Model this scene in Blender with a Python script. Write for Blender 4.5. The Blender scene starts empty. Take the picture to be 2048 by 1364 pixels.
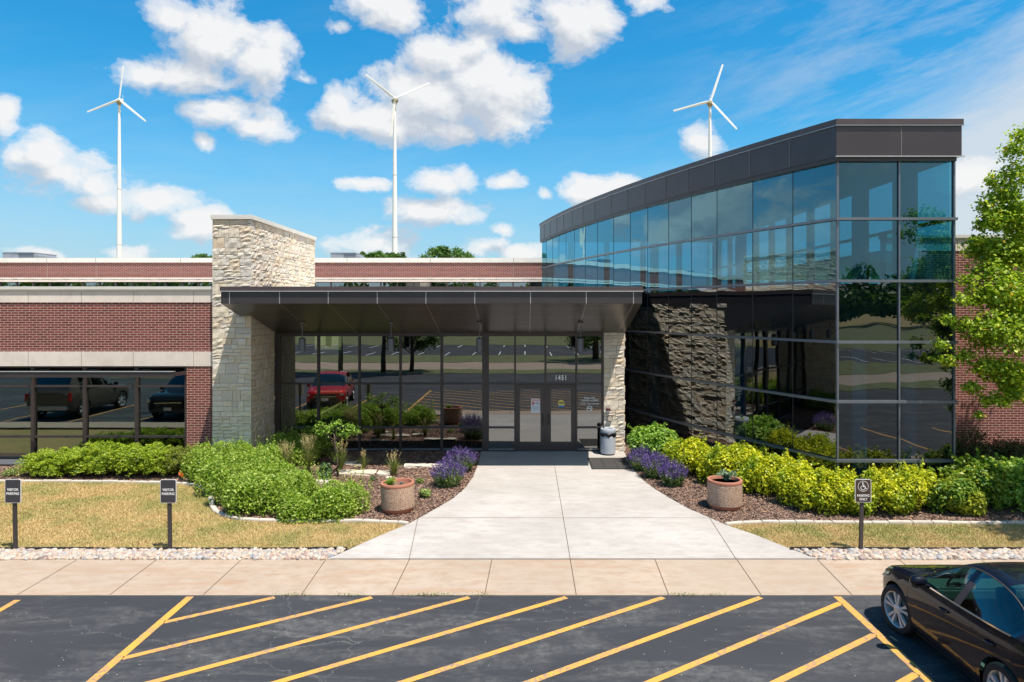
import bpy, bmesh, math, random
import numpy as np
from mathutils import Vector, Matrix, geometry
random.seed(7)
RNG = np.random.default_rng(11)
PI = math.pi
S = bpy.context.scene
C = S.collection
F, VX, YH, H = 1365.0, 1050.0, 619.0, 4.6      # focal length (px of the 2048 wide photograph), vanishing point, eye height
KERB = 10.97

def gz(y):
    return 0.022 * min(max(0.0, y - KERB), 10.0)
def gzn(y):
    return 0.022 * np.clip(y - KERB, 0, 10.0)
def P(u, v, D):
    return Vector(((u - VX) * D / F, D, H - (v - YH) * D / F))
def PX(u, D):
    return (u - VX) * D / F
def PZ(v, D):
    return H - (v - YH) * D / F
def G(u, v):
    D = H * F / (v - YH)
    if D > KERB:
        D = (H + 0.022 * KERB) * F / (v - YH + 0.022 * F)
    return Vector(((u - VX) * D / F, D, gz(D)))

# ------------------------------------------------------------------ objects
def tag(o, label=None, cat=None, group=None, kind=None):
    if label: o['label'] = label
    if cat: o['category'] = cat
    if group: o['group'] = group
    if kind: o['kind'] = kind
    return o
def empty(name, loc=(0, 0, 0), rz=0.0, label=None, cat=None, group=None):
    o = bpy.data.objects.new(name, None)
    C.objects.link(o)
    o.location = loc
    o.rotation_euler = (0, 0, rz)
    o.empty_display_size = 0.1
    return tag(o, label, cat, group)
def link(name, me, mat, parent=None):
    if mat is not None:
        for m in (mat if isinstance(mat, (list, tuple)) else [mat]):
            me.materials.append(m)
    o = bpy.data.objects.new(name, me)
    C.objects.link(o)
    if parent is not None:
        o.parent = parent
    return o
def copy_tree(o, parent=None):
    c = o.copy(); C.objects.link(c)
    if parent is not None: c.parent = parent
    for ch in list(o.children):
        copy_tree(ch, c)
    return c

class MB:
    def __init__(s):
        s.v = []; s.f = []; s.r = []; s.mi = []
    def face(s, idx, r=None, mi=0):
        s.f.append(tuple(idx)); s.r.append(random.random() if r is None else r); s.mi.append(mi)
    def quad(s, a, b, c, d, r=None, mi=0):
        n = len(s.v); s.v += [tuple(a), tuple(b), tuple(c), tuple(d)]
        s.face((n, n+1, n+2, n+3), r, mi)
    def poly(s, pts, r=None, mi=0):
        n = len(s.v); s.v += [tuple(p) for p in pts]
        s.face(tuple(range(n, n + len(pts))), r, mi)
    def box(s, x0, x1, y0, y1, z0, z1, r=None, mi=0):
        n = len(s.v)
        s.v += [(x0,y0,z0),(x1,y0,z0),(x1,y1,z0),(x0,y1,z0),(x0,y0,z1),(x1,y0,z1),(x1,y1,z1),(x0,y1,z1)]
        rr = random.random() if r is None else r
        for q in ((0,3,2,1),(4,5,6,7),(0,1,5,4),(1,2,6,5),(2,3,7,6),(3,0,4,7)):
            s.face([n+k for k in q], rr, mi)
    def prism(s, pts, z0, z1, r=None, mi=0):
        """closed plan polygon (ccw) extruded; z0,z1 numbers or callables of (x,y)"""
        n = len(s.v); k = len(pts)
        f0 = z0 if callable(z0) else (lambda x, y: z0)
        f1 = z1 if callable(z1) else (lambda x, y: z1)
        s.v += [(p[0], p[1], f0(p[0], p[1])) for p in pts] + [(p[0], p[1], f1(p[0], p[1])) for p in pts]
        rr = random.random() if r is None else r
        s.face([n + k + i for i in range(k)], rr, mi)
        s.face([n + i for i in reversed(range(k))], rr, mi)
        for i in range(k):
            j = (i + 1) % k
            s.face((n+i, n+j, n+k+j, n+k+i), rr, mi)
    def hexa(s, p, r=None, mi=0):
        """8 points: bottom 4 then top 4, same winding"""
        n = len(s.v); s.v += [tuple(q) for q in p]
        rr = random.random() if r is None else r
        for q in ((0,3,2,1),(4,5,6,7),(0,1,5,4),(1,2,6,5),(2,3,7,6),(3,0,4,7)):
            s.face([n+k for k in q], rr, mi)
    def tube(s, pts, rad, seg=8, r=None, mi=0, cap=True):
        """swept tube through 3-D points with radius list"""
        pts = [Vector(p) for p in pts]
        if not isinstance(rad, (list, tuple)): rad = [rad] * len(pts)
        n0 = len(s.v); rr = random.random() if r is None else r
        up = None
        for i, p in enumerate(pts):
            t = (pts[min(i+1, len(pts)-1)] - pts[max(i-1, 0)])
            if t.length < 1e-9: t = Vector((0,0,1))
            t.normalize()
            if up is None:
                a = Vector((1,0,0)) if abs(t.x) < 0.9 else Vector((0,1,0))
                up = (a - t * a.dot(t)).normalized()
            else:
                up = (up - t * up.dot(t))
                if up.length < 1e-6: up = Vector((1,0,0))
                up.normalize()
            w = t.cross(up)
            for k in range(seg):
                ang = 2*PI*k/seg
                q = p + (up*math.cos(ang) + w*math.sin(ang))*rad[i]
                s.v.append(tuple(q))
        for i in range(len(pts)-1):
            for k in range(seg):
                a = n0+i*seg+k; b = n0+i*seg+(k+1)%seg
                s.face((a, b, b+seg, a+seg), rr, mi)
        if cap:
            s.face([n0+k for k in reversed(range(seg))], rr, mi)
            s.face([n0+(len(pts)-1)*seg+k for k in range(seg)], rr, mi)
    def lathe(s, prof, cx, cy, seg=32, r=None, mi=0, axis='z', z0=0.0, cap=True):
        """prof: list of (radius, height)"""
        n0 = len(s.v); rr = random.random() if r is None else r
        for (q, z) in prof:
            for k in range(seg):
                a = 2*PI*k/seg
                if axis == 'z': s.v.append((cx + q*math.cos(a), cy + q*math.sin(a), z0 + z))
                elif axis == 'x': s.v.append((z0 + z, cx + q*math.cos(a), cy + q*math.sin(a)))
                else: s.v.append((cx + q*math.cos(a), z0 + z, cy + q*math.sin(a)))
        for i in range(len(prof)-1):
            for k in range(seg):
                a = n0+i*seg+k; b = n0+i*seg+(k+1)%seg
                s.face((a, b, b+seg, a+seg), rr, mi)
        if cap and prof[0][0] > 1e-6: s.face([n0+k for k in reversed(range(seg))], rr, mi)
        if cap and prof[-1][0] > 1e-6: s.face([n0+(len(prof)-1)*seg+k for k in range(seg)], rr, mi)
    def build(s, name, mat, parent=None, smooth=False, origin=None, fix=True, bevel=0.0, rot=None):
        me = bpy.data.meshes.new(name)
        vs = s.v
        if origin is not None:
            ox, oy, oz = origin
            vs = [(x-ox, y-oy, z-oz) for (x, y, z) in vs]
        me.from_pydata(vs, [], s.f)
        a = me.attributes.new('rnd', 'FLOAT', 'FACE')
        a.data.foreach_set('value', s.r)
        if any(s.mi): me.polygons.foreach_set('material_index', s.mi)
        me.update()
        if fix:
            bm = bmesh.new(); bm.from_mesh(me)
            bmesh.ops.recalc_face_normals(bm, faces=bm.faces)
            if bevel:
                bmesh.ops.bevel(bm, geom=bm.edges[:], offset=bevel, segments=2, affect='EDGES', clamp_overlap=True)
            bm.to_mesh(me); bm.free()
        if smooth:
            for p in me.polygons: p.use_smooth = True
            if smooth != True:
                me.set_sharp_from_angle(angle=math.radians(smooth))
        o = link(name, me, mat, parent)
        if origin is not None: o.location = origin
        return o

def mesh_np(name, V, Fc, mat, parent=None, rnd=None, smooth=False, extra=None):
    """V (N,3); Fc (M,k)"""
    V = np.asarray(V, dtype=np.float32); Fc = np.asarray(Fc, dtype=np.int32)
    me = bpy.data.meshes.new(name)
    M, k = Fc.shape
    me.vertices.add(len(V)); me.vertices.foreach_set('co', V.ravel())
    me.loops.add(M*k); me.loops.foreach_set('vertex_index', Fc.ravel())
    me.polygons.add(M)
    me.polygons.foreach_set('loop_start', np.arange(0, M*k, k, dtype=np.int32))
    me.polygons.foreach_set('loop_total', np.full(M, k, dtype=np.int32))
    if rnd is None: rnd = RNG.random(M)
    a = me.attributes.new('rnd', 'FLOAT', 'FACE')
    a.data.foreach_set('value', np.asarray(rnd, dtype=np.float32))
    me.update(calc_edges=True)
    me.validate()
    if smooth: me.polygons.foreach_set('use_smooth', [True]*M)
    return link(name, me, mat, parent)

# ------------------------------------------------------------------ materials
class NT:
    def __init__(s, tree):
        s.t = tree; s.n = tree.nodes; s.l = tree.links
    def new(s, typ, **kw):
        n = s.n.new(typ)
        for k, v in kw.items(): setattr(n, k, v)
        return n
    def put(s, sock, val):
        if val is None: return
        if isinstance(val, bpy.types.NodeSocket): s.l.new(val, sock)
        else:
            if isinstance(val, (tuple, list)) and len(val) == 3 and sock.type == 'RGBA': val = (*val, 1)
            sock.default_value = val
    def math(s, op, a, b=None, c=None, clamp=False):
        n = s.new('ShaderNodeMath', operation=op); n.use_clamp = clamp
        s.put(n.inputs[0], a); s.put(n.inputs[1], b); s.put(n.inputs[2], c)
        return n.outputs[0]
    def vmath(s, op, a, b=None, out=0):
        n = s.new('ShaderNodeVectorMath', operation=op)
        s.put(n.inputs[0], a); s.put(n.inputs[1], b)
        return n.outputs['Value'] if out == 'v' else n.outputs[0]
    def mix(s, f, a, b, mode='MIX'):
        n = s.new('ShaderNodeMix', data_type='RGBA', blend_type=mode)
        s.put(n.inputs[0], f); s.put(n.inputs[6], a); s.put(n.inputs[7], b)
        return n.outputs[2]
    def ramp(s, f, stops, interp='LINEAR'):
        n = s.new('ShaderNodeValToRGB'); n.color_ramp.interpolation = interp
        e = n.color_ramp.elements
        while len(e) < len(stops): e.new(0.5)
        for i, (p, c) in enumerate(stops):
            e[i].position = p
            if isinstance(c, (int, float)): c = (c, c, c)
            e[i].color = (*c, 1)
        s.put(n.inputs[0], f)
        return n.outputs[0]
    def noise(s, vec, scale, detail=4, rough=0.55, dist=0.0, dim='3D', out=0):
        n = s.new('ShaderNodeTexNoise', noise_dimensions=dim)
        s.put(n.inputs['Vector'], vec); n.inputs['Scale'].default_value = scale
        n.inputs['Detail'].default_value = detail; n.inputs['Roughness'].default_value = rough
        n.inputs['Distortion'].default_value = dist
        return n.outputs[out]
    def coord(s, kind='Object'):
        return s.new('ShaderNodeTexCoord').outputs[kind]
    def sep(s, v):
        n = s.new('ShaderNodeSeparateXYZ'); s.put(n.inputs[0], v); return n.outputs
    def comb(s, x, y, z):
        n = s.new('ShaderNodeCombineXYZ')
        s.put(n.inputs[0], x); s.put(n.inputs[1], y); s.put(n.inputs[2], z); return n.outputs[0]
    def attr(s, name='rnd'):
        n = s.new('ShaderNodeAttribute', attribute_name=name); return n.outputs['Fac']
    def mapr(s, v, a, b, c, d):
        n = s.new('ShaderNodeMapRange'); s.put(n.inputs[0], v)
        for i, q in enumerate((a, b, c, d)): n.inputs[i+1].default_value = q
        return n.outputs[0]
    def bump(s, hgt, strength=0.3, dist=0.01, normal=None):
        n = s.new('ShaderNodeBump'); n.inputs['Strength'].default_value = strength
        n.inputs['Distance'].default_value = dist; s.put(n.inputs['Height'], hgt)
        if normal is not None: s.put(n.inputs['Normal'], normal)
        return n.outputs[0]

def new_mat(name):
    m = bpy.data.materials.new(name); m.use_nodes = True
    nt = NT(m.node_tree); b = nt.n['Principled BSDF']
    return m, nt, b
def pmat(name, col, rough=0.6, metal=0.0, var=0.08, scale=6.0, spec=0.5, bump=0.0, bscale=60.0, coat=0.0):
    """plain paint / metal / plastic with a little tonal variation"""
    m, nt, b = new_mat(name)
    co = nt.coord()
    n = nt.noise(co, scale, 5, 0.6)
    lo = tuple(c*(1-var) for c in col); hi = tuple(min(1, c*(1+var)) for c in col)
    nt.put(b.inputs['Base Color'], nt.ramp(n, [(0.3, lo), (0.7, hi)]))
    b.inputs['Roughness'].default_value = rough
    b.inputs['Metallic'].default_value = metal
    b.inputs['Specular IOR Level'].default_value = spec
    if coat:
        b.inputs['Coat Weight'].default_value = coat; b.inputs['Coat Roughness'].default_value = 0.03
    if bump:
        nt.put(b.inputs['Normal'], nt.bump(nt.noise(co, bscale, 3), bump, 0.004))
    return m

M = {}
def mk_leaf(name, stops, trans=0.35, rough=0.45, patch=None, pscale=1.5):
    m, nt, b = new_mat(name)
    r = nt.attr()
    c = nt.ramp(r, stops)
    if patch:
        n = nt.noise(nt.coord(), pscale, 3)
        c = nt.mix(nt.ramp(n, [(0.42, 0), (0.62, 1)]), c, nt.mix(0.65, c, patch))
    nt.put(b.inputs['Base Color'], c)
    b.inputs['Roughness'].default_value = rough
    b.inputs['Specular IOR Level'].default_value = 0.4
    tr = nt.new('ShaderNodeBsdfTranslucent'); nt.put(tr.inputs[0], nt.mix(1.0, c, (1.0, 1.15, 0.55, 1), 'MULTIPLY'))
    mx = nt.new('ShaderNodeMixShader'); mx.inputs[0].default_value = trans
    nt.l.new(b.outputs[0], mx.inputs[1]); nt.l.new(tr.outputs[0], mx.inputs[2])
    nt.l.new(mx.outputs[0], nt.n['Material Output'].inputs[0])
    return m

def mk_glass(name, refl, tint, wav=0.02, frange=0.55, wscale=1.1, coat=(0.95, 0.98, 1.0)):
    """coated architectural glass: mirror part + tinted see-through part, slightly wavy"""
    m, nt, b = new_mat(name)
    nt.n.remove(b)
    oi = nt.new('ShaderNodeObjectInfo').outputs['Random']
    co = nt.vmath('ADD', nt.coord(), nt.comb(nt.math('MULTIPLY', oi, 37.0), 0.0, nt.math('MULTIPLY', oi, 11.0)))
    nrm = nt.bump(nt.noise(co, wscale, 1, 0.4), 1.0, wav)
    gl = nt.new('ShaderNodeBsdfGlossy'); gl.inputs['Roughness'].default_value = 0.0
    gl.inputs['Color'].default_value = (*coat, 1)
    nt.l.new(nrm, gl.inputs['Normal'])
    tr = nt.new('ShaderNodeBsdfTransparent'); tr.inputs[0].default_value = (*tint, 1)
    lw = nt.new('ShaderNodeLayerWeight'); lw.inputs[0].default_value = 0.35
    fac = nt.mapr(lw.outputs['Facing'], 0.0, 1.0, refl, refl + frange)
    mx = nt.new('ShaderNodeMixShader'); nt.l.new(fac, mx.inputs[0])
    nt.l.new(tr.outputs[0], mx.inputs[1]); nt.l.new(gl.outputs[0], mx.inputs[2])
    nt.l.new(mx.outputs[0], nt.n['Material Output'].inputs[0])
    return m

def mk_brick():
    m, nt, b = new_mat('red_brick')
    x, y, z = nt.sep(nt.coord())[:3]
    vec = nt.comb(nt.math('ADD', x, y), z, 0.0)
    br = nt.new('ShaderNodeTexBrick')
    nt.put(br.inputs['Vector'], vec)
    br.inputs['Color1'].default_value = (0.135, 0.026, 0.022, 1)
    br.inputs['Color2'].default_value = (0.225, 0.052, 0.042, 1)
    br.inputs['Mortar'].default_value = (0.64, 0.50, 0.43, 1)
    br.inputs['Scale'].default_value = 1.0
    br.inputs['Mortar Size'].default_value = 0.0056
    br.inputs['Mortar Smooth'].default_value = 0.1
    br.inputs['Bias'].default_value = -0.1
    br.inputs['Brick Width'].default_value = 0.2032
    br.inputs['Row Height'].default_value = 0.0677
    n = nt.noise(vec, 1.3, 5)
    c = nt.mix(nt.ramp(n, [(0.35, 0), (0.7, 0.18)]), br.outputs['Color'], (0.34, 0.12, 0.08, 1))
    nt.put(b.inputs['Base Color'], c)
    b.inputs['Roughness'].default_value = 0.85
    nt.put(b.inputs['Normal'], nt.bump(nt.math('SUBTRACT', 1.0, br.outputs['Fac']), 0.5, 0.006))
    return m

def mk_stone(name, stops, bscale=22, bstr=0.8):
    m, nt, b = new_mat(name)
    r = nt.attr(); co = nt.coord()
    c = nt.ramp(r, stops)
    n = nt.noise(co, 9, 6, 0.65)
    c = nt.mix(nt.ramp(n, [(0.3, 0.0), (0.75, 0.55)]), c, nt.mix(1.0, c, (0.84, 0.80, 0.74, 1), 'MULTIPLY'))
    nt.put(b.inputs['Base Color'], c)
    b.inputs['Roughness'].default_value = 0.9
    nt.put(b.inputs['Normal'], nt.bump(nt.noise(co, bscale, 6, 0.7), bstr, 0.02))
    return m

def mk_concrete(name, base, stain, streak=True, stain_amt=0.5, slab=0):
    m, nt, b = new_mat(name)
    co = nt.coord()
    big = nt.noise(co, 0.55, 5, 0.6)
    sx = nt.vmath('MULTIPLY', co, (0.5, 3.5, 1.0))
    st = nt.noise(sx, 0.9, 6, 0.65, 0.6)
    fine = nt.noise(co, 45, 4, 0.7)
    spots = nt.noise(co, 9.0, 4, 0.75)
    c = nt.mix(nt.ramp(big, [(0.35, 0), (0.65, 0.85)]), base, tuple(q*0.80 for q in base))
    mot = nt.noise(nt.vmath('MULTIPLY', co, (1.0, 2.2, 1.0)), 2.6, 7, 0.72)
    c = nt.mix(nt.ramp(mot, [(0.45, 0), (0.68, 0.6)]), c, tuple(q*0.80 for q in stain))
    if streak:
        c = nt.mix(nt.ramp(st, [(0.50, 0.0), (0.66, stain_amt)]), c, stain)
    if slab:       # each poured slab weathered a little differently
        wn = nt.new('ShaderNodeTexWhiteNoise', noise_dimensions='1D')
        nt.put(wn.inputs[1], nt.math('FLOOR', nt.math('DIVIDE', nt.math('ADD', nt.sep(co)[0], 0.6), slab)))
        c = nt.mix(nt.math('MULTIPLY', wn.outputs[0], 0.55), c, tuple(q*0.80 for q in base))
    c = nt.mix(nt.ramp(fine, [(0.3, 0.0), (0.8, 0.25)]), c, tuple(q*0.7 for q in base))
    c = nt.mix(nt.ramp(spots, [(0.68, 0.0), (0.74, 0.5)]), c, tuple(q*0.55 for q in stain))
    nt.put(b.inputs['Base Color'], c)
    b.inputs['Roughness'].default_value = 0.9
    nt.put(b.inputs['Normal'], nt.bump(fine, 0.25, 0.004))
    return m

def mk_asphalt():
    m, nt, b = new_mat('asphalt')
    co = nt.coord()
    fine = nt.noise(co, 70, 4, 0.85)
    n1 = nt.noise(nt.vmath('MULTIPLY', co, (0.45, 1.5, 1)), 0.9, 8, 0.72, 0.8)
    n2 = nt.noise(co, 7, 6, 0.75)
    big = nt.noise(nt.vmath('MULTIPLY', co, (0.6, 1.0, 1)), 0.5, 2, 0.5)
    c = nt.ramp(big, [(0.3, (0.023, 0.025, 0.031)), (0.7, (0.036, 0.038, 0.045))])
    wear = nt.math('MULTIPLY', nt.ramp(n1, [(0.47, 0), (0.62, 1.0)]), nt.ramp(n2, [(0.36, 0.0), (0.60, 1.0)]))
    c = nt.mix(nt.math('MULTIPLY', wear, 0.50), c, (0.17, 0.165, 0.16, 1))
    vo = nt.new('ShaderNodeTexVoronoi', feature='F1'); nt.put(vo.inputs['Vector'], co); vo.inputs['Scale'].default_value = 16
    wn = nt.new('ShaderNodeTexWhiteNoise', noise_dimensions='3D'); nt.put(wn.inputs[0], vo.outputs['Position'])
    peb = nt.math('MULTIPLY', nt.math('LESS_THAN', vo.outputs['Distance'], 0.11), nt.math('GREATER_THAN', wn.outputs[0], 0.93))
    c = nt.mix(peb, c, (0.5, 0.5, 0.48, 1))
    ck = nt.new('ShaderNodeTexVoronoi', feature='DISTANCE_TO_EDGE')
    cv = nt.vmath('ADD', co, nt.vmath('MULTIPLY', nt.noise(co, 1.6, 5, 0.7, out=1), (0.7, 0.7, 0.0)))
    nt.put(ck.inputs['Vector'], cv); ck.inputs['Scale'].default_value = 0.16
    crack = nt.math('LESS_THAN', ck.outputs['Distance'], 0.0009)
    c = nt.mix(nt.math('MULTIPLY', crack, 0.45), c, (0.16, 0.155, 0.15, 1))
    c = nt.mix(nt.ramp(fine, [(0.45, 0), (0.8, 0.35)]), c, (0.11, 0.11, 0.115, 1))
    nt.put(b.inputs['Base Color'], c)
    b.inputs['Roughness'].default_value = 0.82
    nt.put(b.inputs['Normal'], nt.bump(fine, 0.5, 0.006))
    return m

def mk_paint(name='road_paint'):
    m, nt, b = new_mat(name)
    co = nt.coord()
    n = nt.noise(nt.vmath('MULTIPLY', co, (1, 1, 1)), 14, 6, 0.75)
    n2 = nt.noise(co, 1.1, 4, 0.6)
    worn = nt.math('MULTIPLY', nt.ramp(n, [(0.44, 0), (0.56, 1)]), nt.ramp(n2, [(0.40, 0.12), (0.58, 1.0)]))
    c = nt.mix(worn, (0.72, 0.35, 0.05, 1), (0.27, 0.20, 0.15, 1))
    nt.put(b.inputs['Base Color'], c)
    b.inputs['Roughness'].default_value = 0.7
    return m

def mk_lawn():
    m, nt, b = new_mat('dry_lawn')
    co = nt.coord()
    n1 = nt.noise(co, 0.9, 6, 0.65)
    n2 = nt.noise(nt.vmath('MULTIPLY', co, (1, 1.6, 1)), 9, 6, 0.75)
    c = nt.ramp(n1, [(0.32, (0.44, 0.30, 0.12)), (0.5, (0.38, 0.28, 0.11)), (0.68, (0.24, 0.22, 0.07))])
    c = nt.mix(nt.ramp(n2, [(0.35, 0.0), (0.7, 0.7)]), c, (0.17, 0.145, 0.045, 1))
    nt.put(b.inputs['Base Color'], c)
    b.inputs['Roughness'].default_value = 0.95
    nt.put(b.inputs['Normal'], nt.bump(nt.noise(co, 60, 4, 0.8), 0.8, 0.02))
    return m

def mk_blade():
    m, nt, b = new_mat('grass_blade')
    r = nt.attr()
    n1 = nt.noise(nt.coord(), 0.9, 6, 0.65)
    dry = nt.ramp(r, [(0.0, (0.46, 0.32, 0.13)), (0.5, (0.59, 0.42, 0.18)), (1.0, (0.72, 0.54, 0.28))])
    grn = nt.ramp(r, [(0.0, (0.20, 0.24, 0.06)), (0.5, (0.36, 0.34, 0.10)), (1.0, (0.50, 0.42, 0.15))])
    nt.put(b.inputs['Base Color'], nt.mix(nt.ramp(n1, [(0.44, 0.05), (0.62, 0.95)]), dry, grn))
    b.inputs['Roughness'].default_value = 0.7
    return m

def mk_mulch(name, stops):
    m, nt, b = new_mat(name)
    co = nt.coord(); n = nt.noise(co, 28, 6, 0.8)
    nt.put(b.inputs['Base Color'], nt.ramp(n, stops))
    b.inputs['Roughness'].default_value = 0.95
    nt.put(b.inputs['Normal'], nt.bump(n, 0.9, 0.03))
    return m

def mk_attr(name, stops, rough=0.8, bump=0.0, bscale=40):
    m, nt, b = new_mat(name)
    c = nt.ramp(nt.attr(), stops)
    co = nt.coord()
    c = nt.mix(nt.ramp(nt.noise(co, 30, 4), [(0.35, 0.0), (0.7, 0.25)]), c, nt.mix(1.0, c, (0.6, 0.58, 0.55, 1), 'MULTIPLY'))
    nt.put(b.inputs['Base Color'], c)
    b.inputs['Roughness'].default_value = rough
    if bump: nt.put(b.inputs['Normal'], nt.bump(nt.noise(co, bscale, 4), bump, 0.01))
    return m

M['brick'] = mk_brick()
M['stone'] = mk_stone('ashlar_stone', [(0.0, (0.82, 0.72, 0.58)), (0.3, (0.75, 0.66, 0.54)), (0.52, (0.82, 0.75, 0.65)), (0.72, (0.66, 0.61, 0.55)), (0.90, (0.74, 0.60, 0.44)), (1.0, (0.84, 0.73, 0.58))])
M['stone_mortar'] = pmat('stone_mortar', (0.36, 0.31, 0.25), 0.95)
M['limestone'] = mk_concrete('limestone_band', (0.88, 0.765, 0.675), (0.76, 0.65, 0.56), True, 0.3)
M['cap'] = pmat('coping', (0.72, 0.69, 0.63), 0.55, var=0.06, scale=2.5)
M['joint'] = pmat('joint', (0.30, 0.25, 0.21), 0.9)
M['bronze'] = pmat('bronze_metal', (0.048, 0.036, 0.035), 0.42, 0.0, 0.12, 3.0, 0.55)
M['fascia'] = pmat('bronze_fascia', (0.062, 0.050, 0.052), 0.34, 0.25, 0.10, 2.0, 0.6)
M['cap_brown'] = pmat('brown_cap', (0.085, 0.062, 0.060), 0.42, 0.1, 0.1, 2.0, 0.6)
M['seam'] = pmat('bright_trim', (0.55, 0.52, 0.52), 0.35, 0.5, 0.05)
M['alu'] = pmat('grey_aluminium', (0.19, 0.21, 0.24), 0.35, 0.5, 0.08)
M['alu_light'] = pmat('light_aluminium', (0.36, 0.39, 0.43), 0.35, 0.5, 0.08)
M['soffit'] = pmat('bronze_soffit', (0.080, 0.075, 0.078), 0.30, 0.35, 0.08, 1.5, 0.6)
M['seam_dim'] = pmat('soffit_seam', (0.22, 0.20, 0.19), 0.5)
M['glass_entry'] = mk_glass('entry_glass', 0.23, (0.16, 0.24, 0.22), 0.0013, 0.5, 0.9)
M['glass_left'] = mk_glass('office_glass', 0.18, (0.12, 0.22, 0.21), 0.0016, 0.5, 0.9, (0.80, 0.98, 0.94))
M['glass_atrium'] = mk_glass('atrium_glass', 0.09, (0.06, 0.30, 0.42), 0.004, 0.74, 1.0, (0.88, 0.95, 0.98))
M['glass_upper'] = mk_glass('atrium_upper_glass', 0.09, (0.05, 0.27, 0.39), 0.004, 0.74, 1.0, (0.42, 0.80, 0.96))
M['verge'] = pmat('mown_verge', (0.15, 0.16, 0.065), 0.95, var=0.3, scale=1.5)
M['glass_clear'] = mk_glass('clerestory_glass', 0.05, (0.33, 0.72, 0.80), 0.0, 0.2)
M['glass_rear'] = mk_glass('rear_glass', 0.40, (0.08, 0.14, 0.14), 0.002, 0.45)
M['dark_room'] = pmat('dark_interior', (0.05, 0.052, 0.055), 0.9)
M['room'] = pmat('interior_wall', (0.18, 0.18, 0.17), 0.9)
M['white_col'] = pmat('pale_column', (0.42, 0.45, 0.44), 0.7)
M['walk'] = mk_concrete('walk_concrete', (0.495, 0.462, 0.432), (0.39, 0.345, 0.305), True, 0.5)
M['sidewalk'] = mk_concrete('tan_concrete', (0.465, 0.372, 0.292), (0.37, 0.23, 0.137), True, 0.7, 1.505)
M['kerb_stone'] = mk_concrete('edging_concrete', (0.68, 0.61, 0.53), (0.4, 0.36, 0.32), False)
M['sawcut'] = pmat('sawcut', (0.13, 0.09, 0.06), 0.95)
M['asphalt'] = mk_asphalt()
M['paint'] = mk_paint()
M['lawn'] = mk_lawn()
M['blade'] = mk_blade()
M['mulch'] = mk_mulch('mulch', [(0.3, (0.08, 0.05, 0.038)), (0.5, (0.17, 0.11, 0.083)), (0.7, (0.28, 0.19, 0.15))])
M['chips'] = mk_attr('bark_chips', [(0.0, (0.09, 0.05, 0.035)), (0.5, (0.23, 0.14, 0.105)), (0.85, (0.36, 0.25, 0.20)), (1.0, (0.42, 0.24, 0.12))], 0.9)
M['pebble'] = mk_attr('river_stone', [(0.0, (0.48, 0.40, 0.32)), (0.3, (0.45, 0.33, 0.25)), (0.5, (0.54, 0.47, 0.40)), (0.66, (0.30, 0.30, 0.31)), (0.78, (0.33, 0.20, 0.16)), (0.88, (0.56, 0.50, 0.44)), (1.0, (0.20, 0.23, 0.28))], 0.6, 0.3)
M['black_plastic'] = pmat('black_plastic', (0.018, 0.018, 0.02), 0.5)
M['sign_dark'] = pmat('sign_charcoal', (0.050, 0.050, 0.056), 0.45)
M['sign_brown'] = pmat('sign_bronze', (0.085, 0.058, 0.042), 0.40, 0.3, 0.35, 9.0)
M['sign_edge'] = pmat('sign_white', (0.72, 0.70, 0.68), 0.5)
M['post'] = pmat('post_bronze', (0.052, 0.044, 0.042), 0.5)
M['white'] = pmat('white_vinyl', (0.90, 0.90, 0.88), 0.6, var=0.03)
M['bin'] = pmat('bin_grey', (0.42, 0.45, 0.50), 0.55, var=0.05)
M['bag'] = pmat('bin_bag', (0.010, 0.010, 0.011), 0.28, bump=0.6, bscale=25)
M['rubber'] = pmat('rubber', (0.022, 0.022, 0.024), 0.75)
M['terracotta'] = pmat('terracotta_band', (0.40, 0.165, 0.105), 0.8)
M['pendant'] = pmat('pendant_metal', (0.15, 0.16, 0.19), 0.4, 0.4)
M['turbine'] = pmat('turbine_white', (0.82, 0.83, 0.84), 0.45, var=0.03)
M['turbine_dark'] = pmat('turbine_collar', (0.32, 0.30, 0.24), 0.6)
M['roof_unit'] = pmat('galvanised', (0.28, 0.30, 0.34), 0.5, 0.3, 0.25, 1.2)
M['bark'] = pmat('bark', (0.10, 0.075, 0.055), 0.95, var=0.4, scale=14, bump=0.8, bscale=30)
M['bark_pale'] = pmat('pale_bark', (0.32, 0.27, 0.22), 0.9, var=0.35, scale=9, bump=0.5, bscale=30)
M['twig'] = pmat('twig', (0.14, 0.09, 0.06), 0.9)
def mk_aggregate():
    m, nt, b = new_mat('exposed_aggregate')
    vo = nt.new('ShaderNodeTexVoronoi', feature='F1'); nt.put(vo.inputs['Vector'], nt.coord()); vo.inputs['Scale'].default_value = 75
    wn = nt.new('ShaderNodeTexWhiteNoise', noise_dimensions='3D'); nt.put(wn.inputs[0], vo.outputs['Position'])
    c = nt.ramp(wn.outputs[0], [(0.0, (0.12, 0.07, 0.045)), (0.25, (0.42, 0.26, 0.17)), (0.6, (0.60, 0.42, 0.30)), (1.0, (0.68, 0.54, 0.43))])
    nt.put(b.inputs['Base Color'], nt.mix(nt.ramp(vo.outputs['Distance'], [(0.35, 0), (0.6, 0.6)]), c, (0.33, 0.21, 0.14, 1)))
    b.inputs['Roughness'].default_value = 0.85
    nt.put(b.inputs['Normal'], nt.bump(vo.outputs['Distance'], 0.8, 0.01))
    return m
M['aggregate'] = mk_aggregate()
M['lf_sumac'] = mk_leaf('sumac_leaf', [(0.0, (0.12, 0.22, 0.025)), (0.4, (0.27, 0.41, 0.045)), (0.8, (0.45, 0.56, 0.09)), (1.0, (0.66, 0.72, 0.24))], 0.42)
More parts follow.
